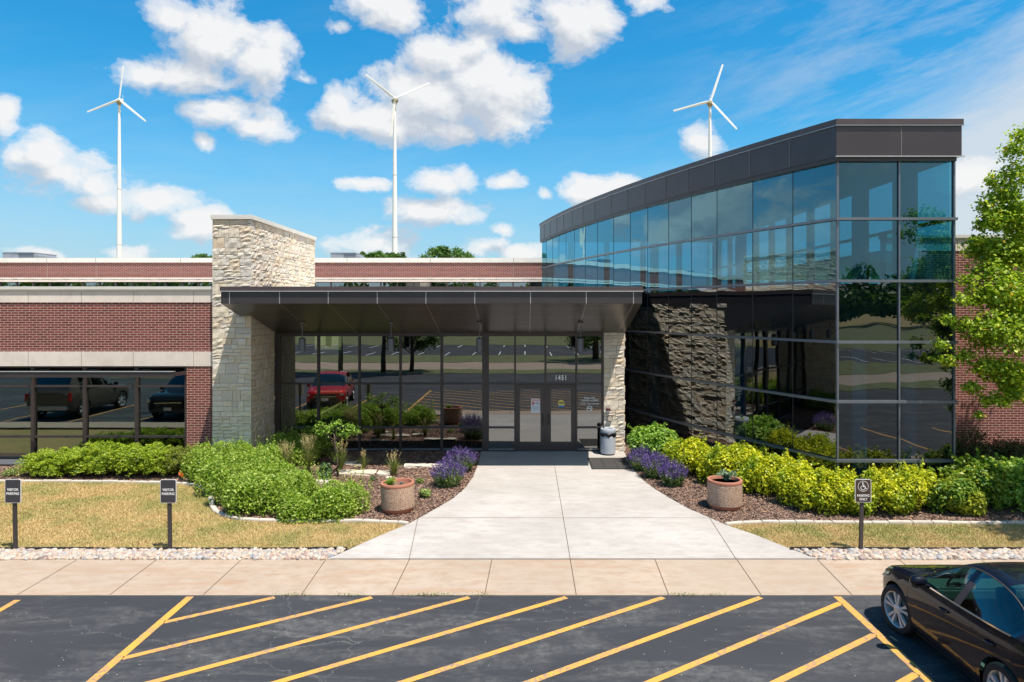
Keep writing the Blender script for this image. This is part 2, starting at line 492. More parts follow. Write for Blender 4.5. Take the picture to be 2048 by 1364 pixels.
M['lf_gold'] = mk_leaf('golden_leaf', [(0.0, (0.22, 0.30, 0.010)), (0.5, (0.56, 0.57, 0.020)), (0.85, (0.80, 0.72, 0.025)), (1.0, (0.86, 0.80, 0.06))], patch=(0.16, 0.32, 0.02, 1), pscale=1.9)
M['lf_green'] = mk_leaf('fresh_leaf', [(0.0, (0.10, 0.22, 0.03)), (0.5, (0.24, 0.42, 0.05)), (1.0, (0.46, 0.60, 0.11))])
M['lf_mixed'] = mk_leaf('green_gold_leaf', [(0.0, (0.06, 0.15, 0.02)), (0.6, (0.15, 0.28, 0.03)), (0.9, (0.30, 0.40, 0.03)), (1.0, (0.60, 0.56, 0.04))], patch=(0.5, 0.48, 0.03, 1), pscale=1.2)
M['lf_juniper'] = mk_leaf('juniper_needle', [(0.0, (0.12, 0.21, 0.015)), (0.5, (0.30, 0.42, 0.025)), (1.0, (0.56, 0.62, 0.05))], 0.3)
M['lf_juniper2'] = mk_leaf('olive_juniper_needle', [(0.0, (0.08, 0.12, 0.015)), (0.5, (0.17, 0.21, 0.02)), (1.0, (0.30, 0.32, 0.04))], 0.2)
M['lf_yew'] = mk_leaf('dark_evergreen', [(0.0, (0.02, 0.045, 0.010)), (0.5, (0.05, 0.09, 0.018)), (1.0, (0.16, 0.19, 0.05))], 0.15)
M['lf_tree'] = mk_leaf('tree_leaf', [(0.0, (0.13, 0.23, 0.02)), (0.4, (0.32, 0.46, 0.03)), (0.8, (0.56, 0.65, 0.05)), (0.955, (0.68, 0.72, 0.12)), (0.97, (0.70, 0.48, 0.03)), (1.0, (0.75, 0.50, 0.03))], 0.45)
M['lf_far'] = mk_leaf('far_leaf', [(0.0, (0.03, 0.09, 0.014)), (0.5, (0.07, 0.16, 0.022)), (1.0, (0.15, 0.25, 0.04))], 0.3)
M['lf_grass'] = mk_leaf('reed_blade', [(0.0, (0.10, 0.16, 0.03)), (0.6, (0.22, 0.28, 0.06)), (1.0, (0.42, 0.36, 0.13))], 0.3)
M['lf_plume'] = mk_leaf('reed_plume', [(0.0, (0.40, 0.30, 0.14)), (0.5, (0.55, 0.44, 0.22)), (1.0, (0.68, 0.58, 0.34))], 0.3)
M['lf_lav'] = mk_leaf('sage_leaf', [(0.0, (0.07, 0.13, 0.03)), (0.5, (0.15, 0.23, 0.06)), (1.0, (0.30, 0.38, 0.14))], 0.25)
M['fl_lav'] = mk_leaf('purple_spike', [(0.0, (0.055, 0.028, 0.15)), (0.5, (0.11, 0.062, 0.27)), (1.0, (0.26, 0.18, 0.42))], 0.2)
M['lf_silver'] = mk_leaf('silver_leaf', [(0.0, (0.14, 0.22, 0.12)), (1.0, (0.36, 0.46, 0.30))], 0.2)
M['lf_hosta'] = mk_leaf('variegated_leaf', [(0.0, (0.10, 0.18, 0.03)), (0.6, (0.22, 0.32, 0.06)), (1.0, (0.58, 0.58, 0.22))], 0.2)
M['lf_dkgreen'] = mk_leaf('deep_green_leaf', [(0.0, (0.03, 0.08, 0.025)), (1.0, (0.10, 0.18, 0.06))], 0.2)
M['rock'] = mk_stone('limestone_rock', [(0.0, (0.60, 0.52, 0.42)), (0.5, (0.66, 0.60, 0.50)), (1.0, (0.52, 0.44, 0.34))], 14, 0.9)
M['orange'] = pmat('orange_flag', (0.80, 0.16, 0.03), 0.6)
# ================================================================== SETTING
def in_poly(px, py, poly):
    inside = np.zeros(len(px), bool); n = len(poly)
    for i in range(n):
        x1, y1 = poly[i][0], poly[i][1]; x2, y2 = poly[(i+1) % n][0], poly[(i+1) % n][1]
        c = ((y1 > py) != (y2 > py)) & (px < (x2-x1)*(py-y1)/((y2-y1) if y2 != y1 else 1e-9) + x1)
        inside ^= c
    return inside
def sheet(name, pts, off, mat, parent=None):
    vs = [Vector((p[0], p[1], gz(p[1]) + off)) for p in pts]
    tris = geometry.tessellate_polygon([[Vector((v.x, v.y, 0)) for v in vs]])
    me = bpy.data.meshes.new(name)
    me.from_pydata([tuple(v) for v in vs], [], [tuple(t) for t in tris]); me.update()
    bm = bmesh.new(); bm.from_mesh(me)
    bmesh.ops.recalc_face_normals(bm, faces=bm.faces)
    if sum(f.normal.z for f in bm.faces) < 0: bmesh.ops.reverse_faces(bm, faces=bm.faces)
    bm.to_mesh(me); bm.free()
    return link(name, me, mat, parent)
def gp(lst):
    return [tuple(G(u, v)[:2]) for (u, v) in lst]

grd = MB(); grd.quad((-900, -900, -0.06), (900, -900, -0.06), (900, 1500, -0.06), (-900, 1500, -0.06))
tag(grd.build('ground', M['lawn']), kind='structure')

# parking lot, in front of and below the camera
lot = tag(sheet('parking_lot', [(-60, -7.0), (34, -7.0), (34, KERB), (-60, KERB)], 0.0, M['asphalt']), kind='structure')
def stripe(a, b, w=0.105):
    a = Vector((a[0], a[1], 0)); b = Vector((b[0], b[1], 0))
    d = (b - a).normalized(); n = Vector((-d.y, d.x, 0)) * w/2
    mb = MB(); mb.quad(*[(p.x, p.y, 0.004) for p in (a-n, b-n, b+n, a+n)])
    mb.build('stripe', M['paint'], lot, fix=True)
XL, XR = -5.36, 5.0
stripe((XL, 3.2), (XL, 10.93), 0.12); stripe((XR, 3.2), (XR, 10.93), 0.12)
for k in range(-3, 12):
    xe = -4.0 + 1.553*k; ye = 10.90
    if xe > XR: ye -= (xe - XR)*0.668; xe = XR - 0.06
    xs = XL + 0.06; ys = ye - (xe - xs)*0.668
    if ys < 3.2: xs += (3.2 - ys)/0.668; ys = 3.2
    if xs < xe - 0.3 and ye > 3.4: stripe((xs, ys), (xe, ye), 0.10)
for k in range(1, 8):
    stripe((XL - 2.67*k, 5.6), (XL - 2.67*k, 10.80), 0.105)
for k in range(1, 5):
    stripe((XR + 2.75*k, 5.6), (XR + 2.75*k, 10.80), 0.105)

# concrete pavement along the kerb, with its saw cuts
SW0, SW1 = KERB, 12.44
side = tag(sheet('sidewalk', [(-60, SW0), (34, SW0), (34, SW1), (-60, SW1)], 0.012, M['sidewalk']), kind='structure')
kf = MB(); kf.quad((-60, KERB, -0.02), (34, KERB, -0.02), (34, KERB, 0.012), (-60, KERB, 0.012)); kf.build('pavement_edge', M['sidewalk'], side)
cuts = [(155.5,37.6),(314.4,222),(483.6,408.4),(652,604),(819,785),(983.7,969.7),(1140.5,1152.2),(1310,1336.3),(1473.3,1521),(1634.5,1702),(1797,1886),(-8,-146),(1960,2072)]
mb = MB()
for (ua, ub) in cuts:
    a = G(ua, 1120); b = G(ub, 1189.5); a.y = SW1; b.y = SW0 + 0.004
    for q in (a, b): q.z = gz(q.y) + 0.0155
    mb.quad(a - Vector((.007,0,0)), b - Vector((.007,0,0)), b + Vector((.007,0,0)), a + Vector((.007,0,0)))
mb.build('control_joint', M['sawcut'], side)

WL = [(961.7,906),(953.5,936),(945.3,956.5),(928.9,979),(904.2,999.6),(871.4,1019),(836.5,1038.6),(816,1050),(781,1064.3),(740,1081.7),(698,1101),(655,1120.4)]
WR = [(1249,905),(1265.5,939.6),(1287.8,963),(1310,979.5),(1340.6,998),(1378,1019.3),(1414.5,1034.6),(1450.8,1051),(1511.8,1072),(1577.5,1098),(1604,1108.5),(1635,1120.4)]
wl, wr = gp(WL), gp(WR)
wl[-1] = (wl[-1][0], SW1); wr[-1] = (wr[-1][0], SW1)
wl[0] = (wl[0][0], 20.96); wr[0] = (wr[0][0], 20.96)
walk = tag(sheet('entrance_walk', wl + wr[::-1], 0.020, M['walk']), kind='structure')
mb = MB()
for (a, b, c, d) in ((1109.5,935,1140.5,1120.3), (835.5,1039.6,818.5,1120.3), (1418,1035.8,1472,1120.3)):
    p = G(a, b); q = G(c, d)
    n = 8; 
    p.z = gz(p.y)+.0235; q.z = gz(q.y)+.0235
    w = Vector((.006, 0, 0)); mb.quad(p-w, q-w, q+w, p+w)
def cross(v, u0, u1, w=0.005):
    p = G(u0, v); q = G(u1, v); z = gz(p.y)+.0235
    mb.quad((p.x, p.y-w, z), (q.x, q.y-w, z), (q.x, q.y+w, z), (p.x, p.y+w, z))
cross(1037.5, 842, 1412); cross(1119.4, 662, 1630)
mb.build('control_joint', M['sawcut'], walk)

# planting beds
BL_front = [(-120,963),(0,963.5),(150,964.5),(270,966),(360,968),(395,972),(412,981),(421,993),(423,1006),(425,1018),(437,1029),(461,1037.5),(494,1041.5),(556,1043.7),(644,1044.6),(732,1043.7),(798,1047.4),(816,1050)]
BR_front = [(1450.8,1051),(1475,1048),(1520,1046.5),(1700,1047),(1900,1048),(2080,1048.5),(2300,1049)]
bl = gp(BL_front); br = gp(BR_front)
left_bed = bl + [p for p in wl[::-1] if p[1] > bl[-1][1] + 0.05] + [(-7.69, 20.98), (-7.69, 19.2), (-28, 19.28), (-28, bl[0][1])]
ATR = []   # atrium plan, corner first
for (u, v) in [(1678.4,323.8),(1583.8,344),(1503.3,362.7),(1433.9,379.9),(1381.5,392.6),(1335.9,404.2),(1296.3,415.3),(1261.4,424.9),(1227.1,434.5),(1197.2,444.2),(1171.7,451.8),(1149.4,459.2),(1131.4,465.3),(1115.9,470.6),(1103.1,475.9),(1092.5,481.0),(1086.0,485.3)]:
    D = 16.2*295.2/(YH - v); ATR.append((PX(u, D), D))
ax = np.array([p[0] for p in ATR]); ay = np.array([p[1] for p in ATR])
cf = np.polyfit(ay, ax, 3)
ATR = [(float(np.polyval(cf, y)), float(y)) for y in ay]
right_bed = [p for p in wr if p[1] >= br[0][1] - 0.01] + br + [(20, 19.28), (10.25, 19.28), (10.25, 16.22)] + ATR[:7] + [(3.05, 24.5)]
lawn_left = [(-40, 12.90), (-40, bl[0][1]), (bl[0][0], bl[0][1])] + bl[1:] + [p for p in wl if p[1] < bl[-1][1] and p[1] > 12.92] + [(PX(690, 12.9), 12.90)]
lawn_right = br + [(34, br[-1][1]), (34, 12.90), (PX(1584, 12.9), 12.90)] + [p for p in wr[::-1] if p[1] > 12.92 and p[1] < br[0][1]-0.02]
LW = tag(sheet('lawn', lawn_left, 0.005, M['lawn']), kind='structure')
tag(sheet('lawn', lawn_right, 0.005, M['lawn']), kind='structure')
tag(sheet('mulch_bed', left_bed, 0.012, M['mulch']), kind='structure')
tag(sheet('mulch_bed', right_bed, 0.012, M['mulch']), kind='structure')
tag(sheet('gravel_bed', [(-40, SW1), (PX(655, SW1), SW1), (PX(690, 12.92), 12.92), (-40, 12.92)], 0.0, M['mulch']), kind='structure')
tag(sheet('gravel_bed', [(PX(1635, SW1), SW1), (34, SW1), (34, 12.92), (PX(1584, 12.92), 12.92)], 0.0, M['mulch']), kind='structure')

def ribbon(mb, pts, w, z0, z1, gap=0.0, seg=None):
    """low wall of straight pieces along plan points"""
    P2 = [Vector((p[0], p[1])) for p in pts]
    if seg:
        L = [0.0]
        for i in range(1, len(P2)): L.append(L[-1] + (P2[i]-P2[i-1]).length)
        out = []; d = 0.0
        while d < L[-1]:
            i = max(j for j in range(len(L)) if L[j] <= d); i = min(i, len(P2)-2)
            out.append(P2[i].lerp(P2[i+1], (d-L[i])/max(1e-6, L[i+1]-L[i]))); d += seg*random.uniform(.8, 1.2)
        out.append(P2[-1]); P2 = out
    for i in range(len(P2)-1):
        a, b = P2[i], P2[i+1]; t = (b-a)
        if t.length < 1e-4: continue
        t.normalize(); n = Vector((-t.y, t.x))*w/2
        j = random.uniform(-.008, .008)
        a2, b2 = a + t*gap, b - t*gap
        q = [(a2-n), (b2-n), (b2+n), (a2+n)]
        mb.hexa([(p.x, p.y, gz(p.y)+z0) for p in q] + [(p.x, p.y, gz(p.y)+z1+j) for p in q])
mb = MB(); ribbon(mb, bl, 0.11, -0.03, 0.055, 0.004, 0.42)
tag(mb.build('garden_edging', M['kerb_stone'], bevel=0.012), 'pale concrete edging curving round the left planting bed beside the lawn', 'edging', 'pale bed edgings')
mb = MB(); ribbon(mb, br, 0.11, -0.03, 0.055, 0.004, 0.42)
tag(mb.build('garden_edging', M['kerb_stone'], bevel=0.012), 'straight pale concrete edging in front of the golden shrubs on the right', 'edging', 'pale bed edgings')
mb = MB(); ribbon(mb, [(x, 12.90 + 0.012*math.sin(x*1.3)) for x in np.arange(-22, PX(694, 12.9), 0.6)] + [(PX(694, 12.9), 12.9)], 0.035, -0.02, 0.06)
tag(mb.build('lawn_edging', M['black_plastic']), 'black plastic edging strip between the left lawn and the river stones', 'edging', 'black lawn edging strips')
mb = MB(); ribbon(mb, [(PX(1580, 12.9), 12.9)] + [(x, 12.90 + 0.012*math.sin(x*1.3)) for x in np.arange(5.6, 22, 0.6)], 0.035, -0.02, 0.06)
tag(mb.build('lawn_edging', M['black_plastic']), 'black plastic edging strip between the right lawn and the river stones', 'edging', 'black lawn edging strips')

# land behind the camera, seen only as reflections in the glazing
def bk(name, x0, x1, y0, y1, z, m):
    mb = MB(); mb.quad((x0,y0,z),(x1,y0,z),(x1,y1,z),(x0,y1,z)); return tag(mb.build(name, m), kind='structure')
bk('grass_verge', -60, 34, -10.2, -7.0, 0.02, M['verge'])
bk('road', -200, 200, -17.0, -10.2, 0.0, M['sidewalk'])
bk('grass_verge', -200, 200, -26.0, -17.0, 0.02, M['verge'])
lot2 = bk('parking_lot', -90, 90, -46.0, -26.0, 0.0, M['asphalt'])
mb = MB()
for k in range(-20, 21):
    mb.quad((k*2.7-.06,-46,.004),(k*2.7+.06,-46,.004),(k*2.7+.06,-41,.004),(k*2.7-.06,-41,.004))
    mb.quad((k*2.7-.06,-32,.004),(k*2.7+.06,-32,.004),(k*2.7+.06,-27,.004),(k*2.7-.06,-27,.004))
mb.build('stripe', M['white'], lot2)
bk('grass_verge', -300, 300, -160, -46, 0.02, M['verge'])

# ================================================================== loose ground cover
def scatter(poly, n, rng=RNG):
    xs = np.array([p[0] for p in poly]); ys = np.array([p[1] for p in poly])
    out = np.zeros((0, 2))
    while len(out) < n:
        q = np.stack([rng.uniform(max(xs.min(), -14.5), min(xs.max(), 13.5), n*2), rng.uniform(ys.min(), ys.max(), n*2)], 1)
        out = np.concatenate([out, q[in_poly(q[:, 0], q[:, 1], poly)]])
    return out[:n]
def blades(name, poly, n, hmin, hmax, label):
    p = scatter(poly, n); z = gzn(p[:, 1]) + 0.004
    a = RNG.uniform(0, 2*PI, n); h = RNG.uniform(hmin, hmax, n); w = RNG.uniform(0.003, 0.007, n)
    lean = RNG.uniform(0.2, 1.3, n)*h; la = RNG.uniform(0, 2*PI, n)
    b = np.stack([p[:, 0], p[:, 1], z], 1)
    dx = np.stack([np.cos(a)*w, np.sin(a)*w, np.zeros(n)], 1)
    tip = b + np.stack([np.cos(la)*lean, np.sin(la)*lean, h], 1)
    V = np.empty((n*3, 3)); V[0::3] = b-dx; V[1::3] = b+dx; V[2::3] = tip
    return tag(mesh_np(name, V, np.arange(n*3).reshape(n, 3), M['blade']), label, 'grass', kind='stuff')
blades('grass', lawn_left, 150000, 0.015, 0.05, 'dry yellowing lawn grass left of the entrance walk')
blades('grass', lawn_right, 65000, 0.015, 0.05, 'dry yellowing strip of lawn grass right of the entrance walk')

def ico(sub=1):
    bm = bmesh.new(); bmesh.ops.create_icosphere(bm, subdivisions=sub, radius=1.0)
    V = np.array([v.co[:] for v in bm.verts]); Fc = np.array([[v.index for v in f.verts] for f in bm.faces]); bm.free(); return V, Fc
IV, IF = ico(2)
def stones(name, pts, smin, smax, mat, label, cat, sink=0.35, layers=1):
    n = len(pts); NV = len(IV)
    s = smin + (smax-smin)*RNG.random(n)**2.6
    sc = np.stack([s*RNG.uniform(.8, 1.4, n), s*RNG.uniform(.7, 1.1, n), s*RNG.uniform(.5, .8, n)], 1)
    V = IV[None]*sc[:, None, :]
    k = RNG.normal(size=(n, 3, 3))*0.18 + np.eye(3)
    V = np.einsum('nij,nvj->nvi', k, V)
    V *= (1 + 0.10*np.sin(IV[None, :, :]*3.1 + RNG.uniform(0, 6, (n, 1, 1))))
    a = RNG.uniform(0, 2*PI, n); ca, sa = np.cos(a)[:, None], np.sin(a)[:, None]
    X = V[..., 0]*ca - V[..., 1]*sa; Y = V[..., 0]*sa + V[..., 1]*ca
    V = np.stack([X + pts[:, 0:1], Y + pts[:, 1:2], V[..., 2] + (gzn(pts[:, 1]) + sc[:, 2]*sink + 0.01)[:, None]], 2)
    Fc = (IF[None] + (np.arange(n)*NV)[:, None, None]).reshape(-1, 3)
    return tag(mesh_np(name, V.reshape(-1, 3), Fc, mat, rnd=np.repeat(RNG.random(n), len(IF)), smooth=True), label, cat, kind='stuff')
q = scatter([(-12, 12.45), (PX(655, 12.45), 12.45), (PX(688, 12.88), 12.88), (-12, 12.88)], 6500)
stones('river_stones', q, 0.013, 0.062, M['pebble'], 'rounded mixed river stones along the left lawn edge', 'river stones')
q = scatter([(PX(1636, 12.45), 12.45), (12.8, 12.45), (12.8, 12.88), (PX(1590, 12.88), 12.88)], 5200)
stones('river_stones', q, 0.013, 0.066, M['pebble'], 'rounded mixed river stones along the right lawn edge behind the dark sedan', 'river stones')

def chips(name, poly, n, label):
    p = scatter(poly, n); m = len(p)
    c = np.stack([p[:, 0], p[:, 1], gzn(p[:, 1]) + RNG.uniform(0.014, 0.04, m)], 1)
    a = RNG.uniform(0, 2*PI, m); L = RNG.uniform(.012, .04, m); W = RNG.uniform(.005, .012, m); tl = RNG.uniform(-.5, .5, m); t2 = RNG.uniform(-.6, .6, m)
    u = np.stack([np.cos(a), np.sin(a), tl], 1)*L[:, None]; w = np.stack([-np.sin(a), np.cos(a), t2], 1)*W[:, None]
    V = np.empty((m*4, 3)); V[0::4] = c-u-w; V[1::4] = c+u-w; V[2::4] = c+u+w; V[3::4] = c-u+w
    return tag(mesh_np(name, V, np.arange(m*4).reshape(m, 4), M['chips']), label, 'bark mulch', kind='stuff')
chips('mulch', left_bed, 60000, 'brown bark mulch over the left planting bed')
chips('mulch', right_bed, 60000, 'brown bark mulch over the right planting bed')

# ================================================================== BUILDINGS
def ashlar(mb, o, ud, nd, W, Hh, seed, depth=0.045, base=0.0, hs=(.10, .14, .2, .2, .26, .3, .3), edge=.55):
    """random coursed rubble: o = bottom corner, ud = unit along, nd = outward normal"""
    rg = random.Random(seed); o = Vector(o); ud = Vector(ud); nd = Vector(nd); up = Vector((0, 0, 1))
    g = 0.006
    def block(u0, u1, z0, z1):
        r = rg.random(); dep = rg.uniform(0.012, depth)
        u0 += g; u1 -= g; z0 += g; z1 -= g
        if u1-u0 < .015 or z1-z0 < .01: return
        nu = max(2, int((u1-u0)/0.09)); nz = 2
        grid = []
        for k in range(nz+1):
            row = []
            for i in range(nu+1):
                e = (i in (0, nu)) or (k in (0, nz))
                d = dep*(edge if e else 1.0) + rg.uniform(-.007, .007) + 0.012*math.sin((i*1.7+k*2.9)+r*9)*(0.3 if e else 1)
                uu = u0 + (u1-u0)*i/nu + (0 if i in (0, nu) else rg.uniform(-.01, .01))
                zz = z0 + (z1-z0)*k/nz + (rg.uniform(-.004, .004))
                row.append(len(mb.v)); mb.v.append(tuple(o + ud*uu + up*zz + nd*(base+max(.006, d))))
            grid.append(row)
        for k in range(nz):
            for i in range(nu):
                mb.face((grid[k][i], grid[k][i+1], grid[k+1][i+1], grid[k+1][i]), r)
        ring = grid[0] + [grid[k][-1] for k in range(1, nz+1)] + grid[-1][-2::-1] + [grid[k][0] for k in range(nz-1, 0, -1)]
        back = []
        for q in ring:
            v = Vector(mb.v[q]); dd = (v - o).dot(nd); back.append(len(mb.v)); mb.v.append(tuple(v - nd*dd))
        for i in range(len(ring)):
            j = (i+1) % len(ring); mb.face((ring[i], back[i], back[j], ring[j]), r)
    z = 0.0
    while z < Hh - 0.01:
        hb = rg.choice(hs); hb = min(hb, Hh - z)
        if Hh - z - hb < .06: hb = Hh - z
        u = 0.0
        while u < W - 0.01:
            w = rg.uniform(.16, .52); 
            if W - u - w < .12: w = W - u
            if hb > .18 and rg.random() < .62:
                k = rg.uniform(.35, .65)*hb
                s1 = w*rg.uniform(.35, .65) if w > .34 and rg.random() < .6 else None
                if s1: block(u, u+s1, z, z+k); block(u+s1, u+w, z, z+k)
                else: block(u, u+w, z, z+k)
                s2 = w*rg.uniform(.35, .65) if w > .34 and rg.random() < .6 else None
                if s2: block(u, u+s2, z+k, z+hb); block(u+s2, u+w, z+k, z+hb)
                else: block(u, u+w, z+k, z+hb)
            else: block(u, u+w, z, z+hb)
            u += w
        z += hb

def pane_y(parent, x0, x1, z0, z1, y, mat, name='pane'):
    mb = MB(); mb.quad((x0, y, z0), (x1, y, z0), (x1, y, z1), (x0, y, z1))
    return mb.build(name, mat, parent, fix=False, origin=((x0+x1)/2, y, (z0+z1)/2))

# ---- left brick wing (face at y = 19.30)
YB = 19.30
wing = empty('brick_wing', (-13, YB, 0), 0, 'low red brick office wing with limestone bands left of the stone tower', 'building', 'red brick building wings')
def rel(o, par):      # geometry is given in world coordinates: cancel the parent's offset
    o.matrix_parent_inverse = Matrix.Translation(-par.location); return o
LWL, LWR = -30.0, -8.79
ztop, z2, z3, z4, z5 = 5.25, 5.12, 4.80, 3.41, 3.00
mb = MB(); mb.box(LWL, LWR, YB, YB+.3, z4, z3); mb.box(PX(373, YB), LWR, YB, YB+.3, 0, z5); mb.box(LWL, PX(373, YB), YB+.02, YB+.3, 0.0, 0.22)
rel(mb.build('wall', M['brick'], wing), wing)
mb = MB(); mb.box(LWL, LWR, YB-.02, YB+.3, z3, z2); mb.box(LWL, LWR, YB-.02, YB+.3, z5, z4)
rel(mb.build('limestone_band', M['limestone'], wing), wing)
for u in (57.5, 163.8, 267.5, 388):
    x = PX(u, YB)
    for (za, zb_) in ((z3, z2-.01), (z5+.005, z4)):
        mb = MB(); mb.box(x-.005, x+.005, YB-.0235, YB-.018, za, zb_); rel(mb.build('joint', M['joint'], wing), wing)
x = PX(388, YB); mb = MB(); mb.box(x-.004, x+.004, YB-.003, YB+.01, z4, z3); rel(mb.build('joint', M['joint'], wing), wing)
mb = MB(); mb.box(LWL, LWR+.02, YB-.07, YB+.5, z2+.045, ztop); mb.box(LWL, LWR+.01, YB-.045, YB+.4, z2, z2+.045)
rel(mb.build('coping', M['cap'], wing), wing)
mb = MB(); mb.box(LWL, -7.9, YB+.3, 37.0, 4.85, 5.0); rel(mb.build('roof', M['cap'], wing), wing)
ZW = [PZ(919, YB), PZ(874.3, YB), PZ(773, YB), z5]
XM = [PX(371.5, YB), PX(271, YB), PX(167, YB), PX(63, YB)]; 
while XM[-1] > -20: XM.append(XM[-1] - 1.478)
for i in range(len(XM)-1):
    xb, xa = XM[i], XM[i+1]
    wdw = rel(MB().build('window', None, wing) if False else empty('window', ((xa+xb)/2, YB+.1, ZW[0])), wing) if False else None
    mb = MB(); hw = .048
    mb.box(xb-hw, xb+ (0.0 if i == 0 else hw), YB+.03, YB+.16, ZW[0]-.0, ZW[3])
    for z in ZW[1:3]: mb.box(xa+hw, xb-hw, YB+.045, YB+.15, z-.028, z+.028)
    mb.box(xa+hw, xb-hw, YB+.045, YB+.15, ZW[0], ZW[0]+.05); mb.box(xa+hw, xb-hw, YB+.045, YB+.15, ZW[3]-.05, ZW[3])
    fr = rel(mb.build('window_frame', M['bronze'], wing), wing)
    for k in range(3):
        p = pane_y(fr, xa+hw, xb-hw, ZW[k]+.03, ZW[k+1]-.03, YB+.10, M['glass_left'])
        p.matrix_parent_inverse = Matrix.Identity(4); p.location = ((xa+xb)/2, YB+.10, (ZW[k]+ZW[k+1])/2)
mb = MB(); mb.box(LWL, PX(373, YB)-.002, YB-.03, YB+.15, ZW[0]-.13, ZW[0]-.002)
rel(mb.build('sill', M['alu_light'], wing), wing)
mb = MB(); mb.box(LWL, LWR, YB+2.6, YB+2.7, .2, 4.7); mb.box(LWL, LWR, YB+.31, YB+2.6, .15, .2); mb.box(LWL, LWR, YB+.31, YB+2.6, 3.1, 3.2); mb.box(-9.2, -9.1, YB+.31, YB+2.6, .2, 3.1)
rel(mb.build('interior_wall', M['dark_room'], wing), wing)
# sunshade blade over the windows
mb = MB(); xr = -9.60
mb.box(LWL, xr, 18.62, 18.72, PZ(755, 18.62), PZ(744, 18.62))
rel(mb.build('sunshade', M['fascia'], wing), wing)
mb = MB(); mb.box(LWL, xr+.01, 18.60, 18.74, PZ(744, 18.62), PZ(744, 18.62)+.014); rel(mb.build('sunshade_cap', M['alu_light'], wing), wing)
for x in XM:
    mb = MB(); mb.box(x-.02, x+.02, 18.72, YB+.03, 2.77, 2.86)
    rel(mb.build('sunshade_bracket', M['fascia'], wing), wing)

# ---- right brick wing
RW = empty('brick_wing', (15, YB, 0), 0, 'tall windowless red brick wing behind the leafy tree right of the glass atrium', 'building', 'red brick building wings')
zt = PZ(470, YB); 
mb = MB(); mb.box(10.20, 34, YB, YB+.3, 0, PZ(502, YB)); rel(mb.build('wall', M['brick'], RW), RW)
mb = MB(); mb.box(10.20, 34, YB-.02, YB+.3, PZ(502, YB), PZ(479, YB)); rel(mb.build('limestone_band', M['limestone'], RW), RW)
mb = MB(); mb.box(10.20, 34, YB-.07, YB+.4, PZ(476, YB), zt); mb.box(10.20, 34, YB-.045, YB+.3, PZ(479, YB), PZ(476, YB)); rel(mb.build('coping', M['cap'], RW), RW)
mb = MB(); mb.box(10.25, 34, YB+.3, 37, 6.2, 6.3); rel(mb.build('roof', M['cap'], RW), RW)
mb = MB(); x = PX(1914, YB); mb.box(x-.005, x+.005, YB-.0235, YB-.018, PZ(502, YB), PZ(479, YB)-.01); rel(mb.build('joint', M['joint'], RW), RW)

# ---- rear brick block
YR = 37.5
RB = empty('rear_block', (-8, YR, 0), 0, 'long rear brick block with clerestory windows rising behind the canopy', 'building')
XR0, XR1 = -46.0, 1.6
mb = MB(); mb.box(XR0, XR1, YR, YR+.3, PZ(555.2, YR), PZ(525, YR)); rel(mb.build('wall', M['brick'], RB), RB)
mb = MB(); mb.box(XR0, XR1, YR-.06, YR+.5, PZ(525, YR), PZ(516, YR)); rel(mb.build('coping', M['cap'], RB), RB)
mb = MB(); mb.box(XR0, XR1, YR-.03, YR+.3, PZ(559, YR), PZ(555.2, YR)); rel(mb.build('limestone_band', M['limestone'], RB), RB)
mb = MB(); mb.box(XR0, XR1, YR-.52, YR-.42, PZ(564.2, YR), PZ(561.2, YR)); rel(mb.build('sunshade', M['limestone'], RB), RB)
mb = MB(); zlo = 4.9
xs = [PX(661.5 + 33.15*k, YR) for k in range(-28, 13)]
for x in xs:
    mb.box(x-.035, x+.035, YR+.02, YR+.14, zlo, PZ(559, YR)); mb.box(x-.03, x+.03, YR-.42, YR+.02, PZ(564.2, YR)+.02, PZ(560.6, YR))
rel(mb.build('window_frame', M['bronze'], RB), RB)
for i in range(len(xs)-1):
    if xs[i+1] > XR1 or xs[i] < -31: continue
    p = pane_y(RB, xs[i]+.035, xs[i+1]-.035, zlo, PZ(559, YR), YR+.09, M['glass_rear']); rel(p, RB)
mb = MB(); mb.box(XR0, XR1, YR+.35, YR+.4, zlo-.5, 6.4); rel(mb.build('interior_wall', M['dark_room'], RB), RB)
mb = MB(); mb.box(XR0, XR1, YR+.3, YR+40, 6.95, 7.05); rel(mb.build('roof', M['cap'], RB), RB)
for u in (95, 192.5, 362, 694.5, 861, 1027): 
    mb = MB(); x = PX(u, YR); mb.box(x-.012, x+.012, YR-.004, YR+.01, PZ(555.2, YR), PZ(525, YR)); mb.box(x-.012, x+.012, YR-.064, YR-.05, PZ(525, YR), PZ(516, YR))
    rel(mb.build('joint', M['joint'], RB), RB)

# ---- stone tower
TX0, TX1, TY0, TY1 = -8.787, -7.69, 19.16, 25.0
TZ = 7.13
tw = empty('stone_tower', (TX0, TY0, 0), 0, 'tall pale ashlar stone fin wall with a flat coping beside the entrance canopy', 'stone tower')
mb = MB(); mb.box(TX0+.03, TX1-.03, TY0+.03, TY1, 0, TZ); rel(mb.build('core', M['stone_mortar'], tw), tw)
mb = MB()
ashlar(mb, (TX0, TY0+.03, 0.15), (1,0,0), (0,-1,0), TX1-TX0, TZ-.15, 3, 0.036, edge=.7)
ashlar(mb, (TX1-.03, TY0+.02, 0.15), (0,1,0), (1,0,0), TY1-TY0, TZ-.15, 5, 0.042, edge=.7)
ashlar(mb, (TX0+.03, TY1, 4.9), (0,-1,0), (-1,0,0), TY1-TY0, TZ-4.9, 9, 0.05)
rel(mb.build('stonework', M['stone'], tw, fix=False), tw)
mb = MB(); mb.box(TX0-.03, TX1+.045, TY0-.035, TY1+.05, TZ, TZ+.125); rel(mb.build('coping', M['cap'], tw, bevel=.008), tw)

